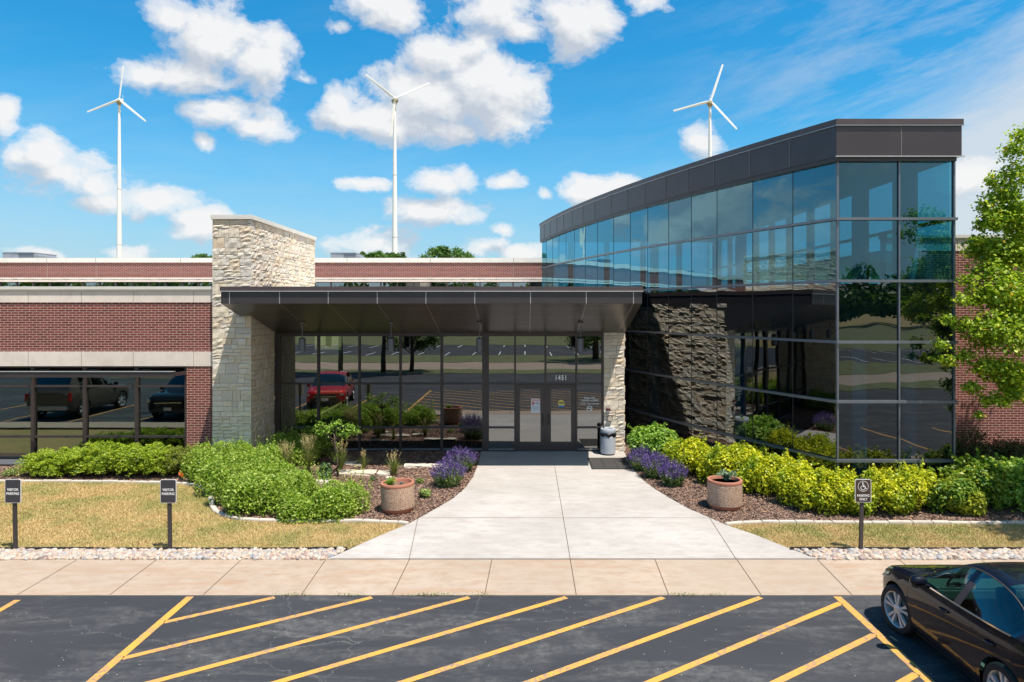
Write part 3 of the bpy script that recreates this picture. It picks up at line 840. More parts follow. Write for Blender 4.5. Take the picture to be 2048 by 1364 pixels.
# ---- entrance block: glazing, doors, stone pier
YG = 21.0
ent = empty('entrance_block', (-2.5, YG, 0), 0, 'glazed entrance lobby with dark bronze frames under the canopy', 'building')
def fx(u): return PX(u, YG)
def fz(v): return PZ(v, YG)
zg = 0.24; zt = 3.84
vert = [(550,560),(634.8,639.2),(717,720.8),(798.8,803),(881,886),(964.5,977.7),(1028.3,1032),(1089,1093),(1150.8,1154.6),(1203,1207)]
mb = MB()
for (a, b) in vert: mb.box(fx(a), fx(b), YG-.045, YG+.09, zg-.05, zt)
spans = [(vert[i][1], vert[i+1][0]) for i in range(len(vert)-1)]
for (a, b) in spans:
    x0, x1 = fx(a), fx(b); door = (a in (1032, 1093))
    mb.box(x0, x1, YG-.035, YG+.08, fz(769), fz(765))
    mb.box(x0, x1, YG-.035, YG+.08, fz(672.5), zt)
    if not door:
        mb.box(x0, x1, YG-.035, YG+.08, fz(856.5), fz(853.2))
        mb.box(x0, x1, YG-.035, YG+.08, zg-.05, fz(897.5))
rel(mb.build('window_frame', M['bronze'], ent), ent)
for (a, b) in spans:
    if a in (1032, 1093): continue
    mb = MB(); mb.box(fx(a), fx(b), YG-.052, YG-.036, fz(897.5)-.012, fz(897.5)+.006)
    rel(mb.build('sill', M['alu_light'], ent), ent)
for (a, b) in spans:
    x0, x1 = fx(a), fx(b); door = (a in (1032, 1093))
    rows = [(768.8, 670)] if door else [(768.8, 670), (856, 765.5), (899, 853.5)]
    for (vb, vt) in rows: rel(pane_y(ent, x0, x1, fz(vb), fz(vt), YG+.02, M['glass_entry']), ent)
# doors
for s, (a, b, ga, gb, hu) in enumerate(((1032.2, 1090.9, 1040, 1081, 1085.6), (1091.1, 1150.6, 1101.8, 1142, 1096.4))):
    mb = MB(); x0, x1, g0, g1 = fx(a)+.004, fx(b)-.004, fx(ga), fx(gb); zb, zt2 = zg+.01, fz(769.2)
    z0, z1 = fz(885), fz(776.5)
    mb.box(x0, g0, YG-.055, YG-.005, zb, zt2); mb.box(g1, x1, YG-.055, YG-.005, zb, zt2)
    mb.box(g0, g1, YG-.055, YG-.005, zb, z0); mb.box(g0, g1, YG-.055, YG-.005, z1, zt2)
    d = rel(mb.build('door', M['cap_brown' if False else 'bronze'], ent), ent)
    p = pane_y(d, g0, g1, z0, z1, YG-.025, M['glass_entry'], 'door_pane')
    mb = MB(); hx = fx(hu); za, zb2 = fz(848), fz(829)
    mb.tube([(hx, YG-.055, za), (hx + (.03 if s == 0 else -.03)*0, YG-.13, za+.01), (hx, YG-.14, za+.04), (hx, YG-.14, zb2-.04), (hx, YG-.13, zb2-.01), (hx, YG-.055, zb2)], .013, 8)
    mb.build('handle', M['black_plastic'], d, smooth=True)
mb = MB(); mb.box(fx(1031), fx(1152), YG-.16, YG+.02, zg-.02, zg+.015); rel(mb.build('threshold', M['alu_light'], ent), ent)
# pier
PXa, PXb = fx(1207), PX(1249, 20.9)
mb = MB(); mb.box(PXa+.002, PXb-.03, 20.93, 21.35, 0, 4.95); mb.box(PXb-.33, PXb-.03, 21.35, 25.45, 0, 4.95); rel(mb.build('pier_core', M['stone_mortar'], ent), ent)
mb = MB()
ashlar(mb, (PXa, 20.93, 0.2), (1,0,0), (0,-1,0), PXb-PXa, 4.6, 13, 0.028)
ashlar(mb, (PXb-.03, 20.92, 0.2), (0,1,0), (1,0,0), 4.5, 4.6, 15, 0.075, hs=(.05, .07, .09, .1, .13, .18, .24), edge=.9)
rel(mb.build('pier_stonework', M['stone'], ent, fix=False), ent)
# lobby interior and roof
mb = MB(); mb.box(-7.66, 2.7, 21.1, 28.5, .18, .22); rel(mb.build('lobby_floor', M['room'], ent), ent)
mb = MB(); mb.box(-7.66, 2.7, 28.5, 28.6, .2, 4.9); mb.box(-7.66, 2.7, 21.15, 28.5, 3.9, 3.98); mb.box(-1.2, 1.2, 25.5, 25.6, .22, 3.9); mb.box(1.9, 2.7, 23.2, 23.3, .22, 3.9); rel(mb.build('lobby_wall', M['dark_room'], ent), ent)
mb = MB(); mb.box(-7.66, PXb-.05, 21.3, 37.0, 4.80, 4.94); rel(mb.build('roof', M['cap'], ent), ent)
mb = MB(); mb.box(-7.6, PXb, 20.95, 21.12, 3.84, 4.9); rel(mb.build('head_panel', M['bronze'], ent), ent)
mb = MB(); mb.box(PXb-.02, 3.5, 25.45, 25.6, 0.1, 5.2); rel(mb.build('return_panel', M['bronze'], ent), ent)
mb = MB(); mb.box(PXb-.4, PXb+.02, 21.02, 25.45, 4.72, 5.2); rel(mb.build('roof_edge', M['bronze'], ent), ent)

# ---- canopy
can = empty('entrance_canopy', (-2.5, 17.9, 4.75), 0, 'wide bronze metal canopy with a sloping soffit over the entrance doors', 'canopy')
CX0, CX1, CY = PX(442, 17.9), PX(1284, 17.9), 17.9
cz0, cz1, cz2 = PZ(607, CY), PZ(582.5, CY), PZ(573, CY)
def sof(y): return cz0 - (y - CY)*(cz0 - 3.86)/(YG - CY)
plan = [(CX0, CY), (CX1, CY), (CX1, YG+.05), (TX1+.05, YG+.05), (TX1+.05, TY0-.06), (CX0, TY0-.06)]
mb = MB(); mb.prism([(CX0+.03, CY+.03), (CX1-.03, CY+.03), (CX1-.03, YG-.06), (TX1+.06, YG-.06), (TX1+.06, TY0-.07), (CX0+.03, TY0-.07)], lambda x, y: sof(y)+.004, cz1-.03)
rel(mb.build('soffit', M['soffit'], can), can)
mb = MB()
mb.box(CX0, CX1, CY, CY+.029, cz0, cz1-.012)
mb.box(CX0, CX0+.029, CY+.029, TY0-.07, cz0, cz1-.012)
mb.box(CX1-.029, CX1, CY+.029, YG+2, cz0, cz1-.012)
rel(mb.build('fascia', M['fascia'], can), can)
mb = MB()
mb.hexa([(CX1-.029, CY+.04, sof(CY+.04)), (CX1, CY+.04, sof(CY+.04)), (CX1, YG, sof(YG)), (CX1-.029, YG, sof(YG)), (CX1-.029, CY+.04, cz0-.001), (CX1, CY+.04, cz0-.001), (CX1, YG, cz0-.001), (CX1-.029, YG, cz0-.001)])
rel(mb.build('end_panel', M['soffit'], can), can); mb = MB()
mb.hexa([(CX0, CY+.04, sof(CY+.04)), (CX0+.029, CY+.04, sof(CY+.04)), (CX0+.029, TY0-.07, sof(TY0-.07)), (CX0, TY0-.07, sof(TY0-.07)), (CX0, CY+.04, cz0-.001), (CX0+.029, CY+.04, cz0-.001), (CX0+.029, TY0-.07, cz0-.001), (CX0, TY0-.07, cz0-.001)])
rel(mb.build('end_panel', M['soffit'], can), can)
mb = MB(); mb.box(CX0-.03, CX1+.03, CY-.03, YG+1.5, cz1, cz2) if False else mb.box(CX0-.02, CX1+.02, CY-.03, CY+.3, cz1, cz2)
mb.box(CX1-.1, CX1+.02, CY+.3, YG+4.4, cz1, cz2); mb.box(CX0-.02, CX0+.1, CY+.3, TY0-.08, cz1, cz2); mb.box(CX0+.1, CX1-.1, CY+.3, YG-.0, cz1-.03, cz2-.08) if False else None
rel(mb.build('cap', M['cap_brown'], can), can)
mb = MB(); mb.box(CX0-.03, CX1+.03, CY-.045, CY-.002, cz1-.012, cz1+.012); rel(mb.build('trim', M['seam'], can), can)
mb = MB()
for u in (459, 559, 656.5, 754.5, 851.8, 949.5, 1061, 1172.5, 1267):
    x = PX(u, CY); mb.box(x-.009, x+.009, CY-.004, CY+.02, cz0-.002, cz1-.013)
rel(mb.build('fascia_seam', M['seam'], can), can)
mb = MB()
def sq(x0, x1, y0, y1):
    mb.quad((x0, y0, sof(y0)-.0), (x1, y0, sof(y0)-.0), (x1, y1, sof(y1)-.0), (x0, y1, sof(y1)-.0))
for u in (559, 656.5, 754.5, 851.8, 949.5, 1061, 1172.5, 1267):
    x = PX(u, CY); sq(x-.006, x+.006, CY+.05, YG-.07)
for y in (18.35, 19.2, 20.17): sq(TX1+.1, CX1-.04, y-.003, y+.003)
rel(mb.build('soffit_seam', M['seam'], can, fix=False), can)
mb = MB(); mb.prism([(CX0+.1, CY+.1), (CX1-.1, CY+.1), (CX1-.1, YG+.3), (TX1+.06, YG+.3), (TX1+.06, TY0-.08), (CX0+.1, TY0-.08)], cz1-.02, cz1+.05)
rel(mb.build('roof', M['cap_brown'], can), can)

# ---- glass atrium
atr = empty('glass_atrium', (6.5, 17, 0), 0, 'dark glass atrium with a curved wall and tall bronze fascia right of the entrance', 'building')
ZL = [PZ(v, 16.2) for v in (921+119, 921, 803, 684, 562, 438, 323.8)]; ZL[0] = 0.0
FB, FM, FT = PZ(313, 16.08), PZ(251, 16.08), PZ(238, 16.08)
FX = PX(1908, 16.2); FXm = PX(1797, 16.2)
plan_glass = [(FX, 16.2)] + ATR       # front right corner, front left corner, then the curve
def offset(pl, d):
    """offset an open polyline to its outer side (left of travel reversed)"""
    out = []
    for i, p in enumerate(pl):
        a = Vector(pl[max(0, i-1)]); b = Vector(pl[i]); c = Vector(pl[min(len(pl)-1, i+1)])
        t1 = (b-a).normalized() if i > 0 else None; t2 = (c-b).normalized() if i < len(pl)-1 else None
        ns = [Vector((t.y, -t.x)) for t in (t1, t2) if t is not None]
        n = sum(ns, Vector((0, 0))).normalized(); k = 1.0/max(.3, n.dot(ns[0]))
        out.append(tuple(b - n*d*k))
    return out
chk = offset(plan_glass, 0.1)
sgn = 1 if chk[1][1] < 16.2 else -1
def off(d): return offset(plan_glass, d*sgn)
for i in range(len(plan_glass)-1):
    a, b = Vector(plan_glass[i]), Vector(plan_glass[i+1])
    segs = [(a, b)]
    if i == 0: m_ = Vector((FXm, 16.2)); segs = [(a, m_), (m_, b)]
    for (p, q) in segs:
        for k in range(6):
            mb = MB(); c = (p+q)/2; mb.quad((q.x, q.y, ZL[k]), (p.x, p.y, ZL[k]), (p.x, p.y, ZL[k+1]), (q.x, q.y, ZL[k+1]))
            rel(mb.build('front_pane' if i == 0 else 'pane', M['glass_upper' if k >= 4 else 'glass_atrium'], atr, fix=False, origin=(c.x, c.y, (ZL[k]+ZL[k+1])/2)), atr)
def band(mb, d0, d1, z0, z1, pl=None, ext=0.0):
    o0, o1 = off(d0), off(d1)
    o0 = list(o0); o1 = list(o1)
    if ext: o0[0] = (o0[0][0]+ext, o0[0][1]); o1[0] = (o1[0][0]+ext, o1[0][1])
    for i in range(len(o0)-1):
        p = [o0[i], o0[i+1], o1[i+1], o1[i]]
        mb.hexa([(x, y, z0) for (x, y) in p] + [(x, y, z1) for (x, y) in p], r=i/20)
mb = MB()
for z in ZL[1:6]: band(mb, 0.005, 0.075, z-.032, z+.032, ext=.05)
rel(mb.build('mullion', M['alu'], atr), atr)
mb = MB()
for z in ZL[1:6]: band(mb, -.12, -.005, z-.03, z+.03)
rel(mb.build('inner_rail', M['bronze'], atr), atr)
mb = MB()
for (x, y) in plan_glass[1:-1][1:]: mb.box(x-.006, x+.006, y-.01, y+.012, 0, ZL[6])
rel(mb.build('glass_joint', M['black_plastic'], atr), atr)
mb = MB(); mb.box(FXm-.018, FXm+.018, 16.155, 16.25, 0, ZL[6]); mb.box(FX-.03, FX+.012, 16.16, 16.26, 0, ZL[6])
x, y = plan_glass[1]; mb.box(x-.02, x+.02, 16.165, 16.26, 0, ZL[6])
rel(mb.build('corner_mullion', M['alu'], atr), atr)
mb = MB(); band(mb, -.02, .10, ZL[6], FB-.002, ext=.0); rel(mb.build('head_trim', M['bronze'], atr), atr)
mb = MB(); band(mb, -.12, .115, FB, FM-.008, ext=.11); rel(mb.build('fascia', M['fascia'], atr), atr)
mb = MB(); band(mb, -.3, .145, FM+.008, FT, ext=.14); rel(mb.build('cap', M['cap_brown'], atr), atr)
mb = MB(); band(mb, .05, .155, FM-.008, FM+.008, ext=.15)
rel(mb.build('trim', M['alu_light'], atr), atr)
mb = MB(); o = off(.16); p1, p2 = o[0], o[1]
mb.box(p2[0], p1[0]+.16, 16.04, 16.09, FB-.012, FB+.012); rel(mb.build('drip_trim', M['seam'], atr), atr)
mb = MB(); o = off(.1175)
for (x, y) in o[2:-1]: mb.box(x-.007, x+.007, y-.014, y+.004, FB+.01, FM-.01)
mb.box(FXm-.008, FXm+.008, o[1][1]-.004, o[1][1]+.01, FB+.01, FM-.01)
rel(mb.build('fascia_seam', M['seam_dim'], atr), atr)
# shell behind the glass
B = [(x, y) for (x, y) in ATR]; xe, ye = B[-1]
mb = MB(); mb.prism([(FX-.05, 16.25)] + [(x+.05, y+.03) for (x, y) in B] + [(FX-.05, ye)], ZL[6]+.02, ZL[6]+.25); rel(mb.build('ceiling', M['dark_room'], atr), atr)
mb = MB(); mb.prism([(FX+.05, 16.2)] + B + [(FX+.05, ye+.1)], FM-.1, FM-.02) ; rel(mb.build('roof', M['cap_brown'], atr), atr)
mb = MB(); mb.prism([(FX-.1, 16.32)] + [(x+.12, y+.1) for (x, y) in B] + [(FX-.1, ye)], .1, .15); rel(mb.build('floor', M['dark_room'], atr), atr)
mb = MB(); mb.box(FX-.12, FX+.0, 16.26, 37, 0, ZL[4]); mb.box(xe, FX, ye, ye+.12, 0, ZL[4]+.1)
mb.box(FX-.12, FX, 16.26, 37, FB-.0, FT-.02); mb.box(xe, FX, ye, ye+.12, FB, FT-.02)
mb.prism([(FX-.2, 16.4)] + [(x+.22, y+.14) for (x, y) in B[:]] + [(FX-.2, B[-1][1]-.1)], 3.95, 5.22)
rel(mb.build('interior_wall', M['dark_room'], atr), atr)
mb = MB()
for y in np.arange(18.5, 37, 1.9): mb.box(FX-.14, FX+.02, y-.16, y+.16, ZL[4], FB)
mb.box(FX-.12, FX+.02, 16.26, 37, ZL[5]-.04, ZL[5]+.04)
for x in np.arange(xe+1.5, FX, 1.9): mb.box(x-.14, x+.14, ye-.02, ye+.14, ZL[4], FB)
rel(mb.build('clerestory_frame', M['bronze'], atr), atr)
mb = MB(); mb.quad((FX-.05, 37, ZL[4]), (FX-.05, 16.3, ZL[4]), (FX-.05, 16.3, FB), (FX-.05, 37, FB)); mb.quad((xe, ye+.06, ZL[4]), (FX, ye+.06, ZL[4]), (FX, ye+.06, FB), (xe, ye+.06, FB))
rel(mb.build('clerestory_glass', M['glass_clear'], atr, fix=False), atr)
for (cx, cy) in [(8.3, 16.95), (9.65, 17.1), (6.8, 21.5), (5.0, 26.4)]:
    mb = MB(); mb.lathe([(.17, .12), (.17, ZL[6]+.02)], cx, cy, 24); rel(mb.build('column', M['white_col'], atr, smooth=30), atr)
# ================================================================== WRITING
def text(name, s, size, x, y, z, mat, parent, bold=0.0, align='CENTER', shear=0.0, spacing=1.0, ext=0.0015, width=1.0):
    cu = bpy.data.curves.new('lettering', 'FONT'); cu.body = s; cu.size = size
    cu.align_x = align; cu.align_y = 'CENTER'; cu.offset = bold; cu.shear = shear; cu.space_character = spacing; cu.extrude = ext
    cu.resolution_u = 3
    o = bpy.data.objects.new('lettering', cu); C.objects.link(o)
    dg = bpy.context.evaluated_depsgraph_get(); me = bpy.data.meshes.new_from_object(o.evaluated_get(dg))
    bpy.data.objects.remove(o); me.name = name
    me.transform(Matrix.Scale(width, 4, (1, 0, 0)))
    me.transform(Matrix.Translation((x, y, z)) @ Matrix.Rotation(PI/2, 4, 'X'))
    q = link(name, me, mat, parent)
    if parent is not None: rel(q, parent)
    return q
def disc(mb, x, y, z, r0, r1, seg=32, a0=0, a1=2*PI):
    for i in range(seg):
        a = a0+(a1-a0)*i/seg; b = a0+(a1-a0)*(i+1)/seg
        mb.quad((x+r0*math.cos(a), y, z+r0*math.sin(a)), (x+r1*math.cos(a), y, z+r1*math.sin(a)), (x+r1*math.cos(b), y, z+r1*math.sin(b)), (x+r0*math.cos(b), y, z+r0*math.sin(b)))
def bar(mb, x, z, x2, z2, w, y):
    d = Vector((x2-x, 0, z2-z)).normalized(); n = Vector((-d.z, 0, d.x))*w/2
    a, b = Vector((x, y, z)), Vector((x2, y, z2)); mb.quad(a-n, b-n, b+n, a+n)

text('house_number', '1451', .205, fx(1121.8), 20.985, fz(755.6), M['white'], ent, bold=.0065, spacing=1.30, width=.74)
cx = fx(1179)
text('opening_hours', 'MON-FRI', .085, cx, 20.985, fz(796), M['white'], ent, bold=.001)
text('opening_hours', '7:30AM-4:30PM', .085, cx, 20.985, fz(801), M['white'], ent, bold=.001)
text('opening_hours', 'SMOKE FREE PREMISES', .060, cx, 20.985, fz(807.6), M['white'], ent, bold=.0005, shear=.25)
mb = MB(); zc = fz(816.8); disc(mb, cx, 20.985, zc, .066, .085)
bar(mb, cx-.045, zc-.0, cx+.035, zc-.0, .018, 20.985); bar(mb, cx-.05, zc+.05, cx+.05, zc-.05, .014, 20.983)
bar(mb, cx+.02, zc+.012, cx+.045, zc+.04, .008, 20.985)
rel(mb.build('no_smoking_symbol', M['white'], ent, fix=False), ent)

# notices taped to the door glass
def sheet_on_glass(u0, u1, v0, v1, label):
    e = empty('notice', (fx((u0+u1)/2), YG-.03, fz(v1)), 0, label, 'notice'); return e
M['paper'] = pmat('paper', (0.70, 0.74, 0.80), 0.7, var=.03); M['paper_red'] = pmat('paper_red', (0.62, 0.10, 0.10), 0.7); M['paper_pink'] = pmat('paper_pink', (0.70, 0.40, 0.42), 0.7)
M['paper_yellow'] = pmat('paper_yellow', (0.75, 0.62, 0.12), 0.7); M['paper_blue'] = pmat('paper_blue', (0.08, 0.25, 0.62), 0.7); M['ink'] = pmat('ink', (0.10, 0.11, 0.13), 0.7)
e = sheet_on_glass(1062, 1080, 797, 825.5, 'white notice with a red header taped inside the left entrance door')
y = YG-.0285; x0, x1, z0, z1 = fx(1062), fx(1080.2), fz(825.5), fz(797)
mb = MB(); mb.box(x0, x1, y, y+.002, z0, z1); rel(mb.build('sheet', M['paper'], e), e)
mb = MB(); mb.box(x0+.004, x1-.004, y-.002, y-.0005, z1-.075, z1-.015); rel(mb.build('header', M['paper_pink'], e), e)
mb = MB(); disc(mb, x0+.065, y-.003, z1-.14, 0.0, .055, 8, PI/8, 2*PI+PI/8); rel(mb.build('octagon', M['paper_red'], e, fix=False), e)
text('header_text', 'STOP', .045, x0+.065, y-.004, z1-.14, M['white'], e)
mb = MB(); 
for k in range(3): mb.box(x0+.14, x1-.02, y-.002, y-.0005, z1-.115-.03*k, z1-.105-.03*k)
for k in range(4): mb.box(x0+.03, x1-.03, y-.002, y-.0005, z1-.25-.035*k, z1-.243-.035*k)
rel(mb.build('print', M['ink'], e), e)
e = sheet_on_glass(1117, 1128, 799.5, 814, 'small yellow and blue rounded sticker on the right entrance door')
x0, x1, z0, z1 = fx(1116.6), fx(1128.3), fz(814), fz(799.5); xc = (x0+x1)/2; r = (x1-x0)/2
mb = MB(); disc(mb, xc, y, z1-r, 0, r, 16, 0, PI); mb.box(x0, x1, y, y+.001, z0+.05, z1-r); rel(mb.build('top_half', M['paper_yellow'], e, fix=False), e)
mb = MB(); mb.box(x0, x1, y, y+.001, z0, z0+.05); rel(mb.build('bottom_band', M['paper_blue'], e), e)
mb = MB(); mb.box(x0+.02, x1-.02, y-.001, y-.0005, z1-r-.02, z1-r+.02); rel(mb.build('print', M['ink'], e), e)

# ================================================================== SMALL THINGS AT THE DOOR
# pendant lights
def pendant(x):
    yy = 19.7; zt_ = sof(yy); t = empty('pendant_light', (x, yy, zt_))
    mb = MB(); mb.lathe([(.075, -.03), (.075, 0.0)], 0, 0, 20); mb.build('ceiling_plate', M['pendant'], t, smooth=30)
    mb = MB(); mb.lathe([(.011, -.47), (.011, -.03)], 0, 0, 8); mb.build('stem', M['pendant'], t)
    mb = MB(); mb.lathe([(.07, -.845), (.094, -.84), (.096, -.48), (.06, -.45), (.011, -.445)], 0, 0, 24); mb.build('lamp_shade', M['pendant'], t, smooth=35)
    mb = MB(); mb.lathe([(.068, -.835), (.06, -.80)], 0, 0, 20); mb.build('bulb_glass', M['white'], t)
    return t
p0 = pendant(PX(604.5, 19.7))
lab = ['cylindrical pendant light hanging nearest the tall stone tower', 'cylindrical pendant light hanging in front of the middle of the window wall', 'cylindrical pendant light hanging just left of the double doors', 'cylindrical pendant light hanging right of the double doors, nearest the stone pier']
for i, u in enumerate((604.5, 782, 959, 1161)):
    t = p0 if i == 0 else copy_tree(p0)
    t.location.x = PX(u, 19.7); tag(t, lab[i], 'lamp', 'pendant lights under the canopy')

# litter bin
b0 = G(1216, 909.5); bin_ = empty('litter_bin', (b0.x, b0.y, gz(b0.y)+.02), 0, 'light grey cylindrical litter bin with a black bag beside the stone pier', 'bin')
mb = MB(); mb.lathe([(.18, 0), (.185, .03), (.0, .03)], 0, 0, 32); mb.build('foot', M['black_plastic'], bin_, smooth=30)
mb = MB(); mb.lathe([(.20, .03), (.222, .045), (.226, .10), (.230, .62), (.226, .64), (.15, .64)], 0, 0, 40); mb.build('body', M['bin'], bin_, smooth=35)
mb = MB(); mb.lathe([(.226, .655), (.232, .67), (.232, .76), (.220, .785), (.16, .79), (.145, .775), (.14, .70)], 0, 0, 40); mb.build('lid', M['bin'], bin_, smooth=35)
mb = MB(); n0 = 48
ring = []
for j, (rr, zz) in enumerate([(.215, .652), (.243, .66), (.250, .63), (.240, .59), (.236, .56)]):
    ring.append(len(mb.v))
    for k in range(n0):
        a = 2*PI*k/n0; w = math.sin(k*2.3)*.006*(j > 0) + math.sin(k*.9+1)*.006*(j > 1)
        sag = .07*max(0, math.sin(a*1 - 5.0))**3 * (j/4) + .02*math.sin(k*1.1)*(j/4)
        mb.v.append(((rr+w)*math.cos(a), (rr+w)*math.sin(a), zz - sag))
for j in range(4):
    for k in range(n0): mb.face((ring[j]+k, ring[j]+(k+1)%n0, ring[j+1]+(k+1)%n0, ring[j+1]+k))
mb.build('bin_bag', M['bag'], bin_, smooth=True)

bx = PX(1203.5, 20.72)
mb = MB(); mb.lathe([(.09, 0), (.09, .02), (.072, .03), (.072, .74), (.085, .75), (.085, .80), (.05, .83)], bx, 20.74, 24, z0=gz(20.74)+.02)
tag(mb.build('ash_post', M['black_plastic'], smooth=30), 'black cigarette post standing behind the litter bin at the glass', 'ash post')

# door mat
q = [G(*p) for p in ((1174.7, 917.3), (1250.3, 917.3), (1265, 940.2), (1183.5, 940.2))]
mt = empty('door_mat', (q[0].x, q[0].y, q[0].z), 0, 'dark grey ribbed rubber mat lying on the walk before the stone pier', 'mat')
mb = MB(); mb.hexa([(p.x, p.y, gz(p.y)+.0205) for p in (q[3], q[2], q[1], q[0])] + [(p.x, p.y, gz(p.y)+.031) for p in (q[3], q[2], q[1], q[0])]); rel(mb.build('border', M['rubber'], mt), mt)
mb = MB(); n = 16
for i in range(n):
    t0, t1 = (i+.3)/n*.92+.04, (i+.9)/n*.92+.04
    def at(s, t): 
        a = q[0].lerp(q[3], t); b = q[1].lerp(q[2], t); p = a.lerp(b, s); return (p.x, p.y, gz(p.y)+.036)
    for (s0, s1) in ((.04, .33), (.355, .645), (.67, .96)):
        mb.quad(at(s0, t1), at(s1, t1), at(s1, t0), at(s0, t0))
M['matgrey'] = pmat('mat_carpet', (0.085, 0.08, 0.075), 0.95); rel(mb.build('ribs', M['matgrey'], mt, fix=False), mt)

# card reader and push plate on the pier
yp = 20.87
t = empty('card_reader', (PX(1216.5, yp), yp, PZ(824, yp)), 0, 'small dark red card reader box on the stone pier above the round plate', 'card reader')
mb = MB(); mb.box(PX(1212.3, yp), PX(1220.8, yp), yp-.05, yp+.05, PZ(820.8, yp), PZ(817, yp)); rel(mb.build('hood', pmat('reader_red', (.10, .02, .018), .45), t, bevel=.008), t)
mb = MB(); mb.box(PX(1213.6, yp), PX(1219.6, yp), yp-.03, yp+.05, PZ(824, yp), PZ(820.9, yp)); rel(mb.build('reader_face', M['sign_edge'], t, bevel=.004), t)
t = empty('push_plate', (PX(1219.6, yp), yp, PZ(837, yp)), 0, 'round beige door opener plate on the stone pier above the litter bin', 'push button')
mb = MB(); mb.lathe([(.084, -.0), (.084, .07)], PX(1219.6, yp), PZ(837, yp), 32, axis='y', z0=yp-.03); rel(mb.build('housing', M['black_plastic'], t, smooth=30), t)
mb = MB(); mb.lathe([(.07, -.015), (.074, 0)], PX(1219.6, yp), PZ(837, yp), 32, axis='y', z0=yp-.031); rel(mb.build('button', pmat('beige_plate', (.50, .43, .33), .5), t, smooth=30), t)

# ================================================================== PARKING SIGNS
def rrect(mb, w, h, r, y0, y1, x=0, z=0, seg=5):
    pts = []
    for (cx_, cz_, a0) in ((w/2-r, h/2-r, 0), (-w/2+r, h/2-r, PI/2), (-w/2+r, -h/2+r, PI), (w/2-r, -h/2+r, 1.5*PI)):
        for i in range(seg+1):
            a = a0 + PI/2*i/seg; pts.append((x+cx_+r*math.cos(a), z+cz_+r*math.sin(a)))
    n = len(mb.v); k = len(pts)
    mb.v += [(p[0], y0, p[1]) for p in pts] + [(p[0], y1, p[1]) for p in pts]
    mb.face([n+i for i in range(k)]); mb.face([n+k+i for i in reversed(range(k))])
    for i in range(k): mb.face((n+i, n+(i+1)%k, n+k+(i+1)%k, n+k+i))
def sign(u, v0, v1, ul, kind, label, group=None):
    D = 12.84; x = PX(u, D); z0, z1 = PZ(v1, D), PZ(v0, D); zg_ = gz(D)
    t = empty('parking_sign', (PX(ul, D), D, zg_), 0, label, 'sign', group)
    mb = MB(); xb, xt = PX(ul, D), x
    mb.hexa([(xb-.036, D+.012, zg_-.05), (xb+.036, D+.012, zg_-.05), (xb+.036, D+.05, zg_-.05), (xb-.036, D+.05, zg_-.05), (xt-.036, D+.012, z1+.01), (xt+.036, D+.012, z1+.01), (xt+.036, D+.05, z1+.01), (xt-.036, D+.05, z1+.01)])
    rel(mb.build('post', M['post'], t, bevel=.004), t)
    w, h = .305, z1-z0; zc = (z0+z1)/2
    mb = MB(); rrect(mb, w, h, .035, D-.006, D+.006, x, zc); rel(mb.build('plate_rim', M['sign_edge'], t), t)
    mb = MB(); rrect(mb, w-.022, h-.022, .028, D-.0085, D-.0065, x, zc); rel(mb.build('plate', M['sign_dark'] if kind == 'v' else M['sign_brown'], t), t)
    if kind == 'v':
        for s, dz in (('VISITOR', .038), ('PARKING', -.040)): text('lettering', s, .066, x, D-.010, zc+dz*.95-.012, M['white'], t, bold=.0008, spacing=1.06, width=.84)
    else:
        for s, dz in (('PARKING', -.09), ('ONLY', -.158)): text('lettering', s, .062, x, D-.010, zc+dz, M['white'], t, bold=.0008, spacing=1.06, width=.86)
        mb = MB(); y = D-.010; zz = zc+.088; disc(mb, x, y, zz, .092, .099, 40)
        disc(mb, x-.008, y, zz+.060, 0, .013, 12)                        # head
        bar(mb, x-.008, zz+.045, x-.003, zz-.002, .017, y); bar(mb, x-.006, zz+.018, x+.028, zz+.018, .010, y)
        bar(mb, x-.006, zz-.006, x+.032, zz-.006, .016, y-.0005); bar(mb, x+.030, zz-.004, x+.050, zz-.046, .014, y-.001); bar(mb, x+.046, zz-.044, x+.064, zz-.038, .010, y-.0005)
        disc(mb, x-.004, y, zz-.028, .036, .046, 26, PI*.72, PI*2.02)
        rel(mb.build('wheelchair_symbol', M['white'], t, fix=False), t)
    for dz in (h/2-.03, -h/2+.03):
        mb = MB(); disc(mb, x, D-.0095, zc+dz, 0, .005, 8); rel(mb.build('bolt', M['alu_light'], t, fix=False), t)
sign(26.2, 958.2, 1005.8, 29, 'v', 'visitor parking sign at the far left edge of the lawn', 'visitor parking signs')
sign(336.8, 958.6, 1006, 338.5, 'v', 'visitor parking sign in front of the lawn below the orange flag', 'visitor parking signs')
sign(1726, 958.3, 1004.8, 1723, 'h', 'brown accessible parking sign with a wheelchair symbol before the golden shrubs')

# ================================================================== PLANTERS
def planter(u, D, rad, label, lean=0.0):
    x = PX(u, D); z = gz(D)+.01
    t = empty('planter', (x, D, z), 0, label, 'planter', 'round aggregate planters'); t.rotation_euler = (0, lean, 0)
    r = rad
    mb = MB(); mb.lathe([(r*.80, 0), (r*.90, .05), (r*.985, .115)], 0, 0, 48); mb.build('base_band', M['terracotta'], t, smooth=40)
    mb = MB(); mb.lathe([(r*.985, .115), (r*.99, .13), (r*.99, .585)], 0, 0, 48); mb.build('drum', M['aggregate'], t, smooth=40)
    mb = MB(); mb.lathe([(r*.985, .585), (r*1.0, .595), (r*1.0, .645), (r*.98, .655), (r*.85, .655), (r*.83, .64), (r*.81, .50)], 0, 0, 48); mb.build('rim', M['terracotta'], t, smooth=40)
    mb = MB(); mb.lathe([(r*.815, .56), (0.0, .575)], 0, 0, 32); mb.build('soil', M['mulch'], t)
    return t
pl1 = planter(796.5, 15.22, .373, 'round aggregate planter left of the walk with a low green plant', -.03)
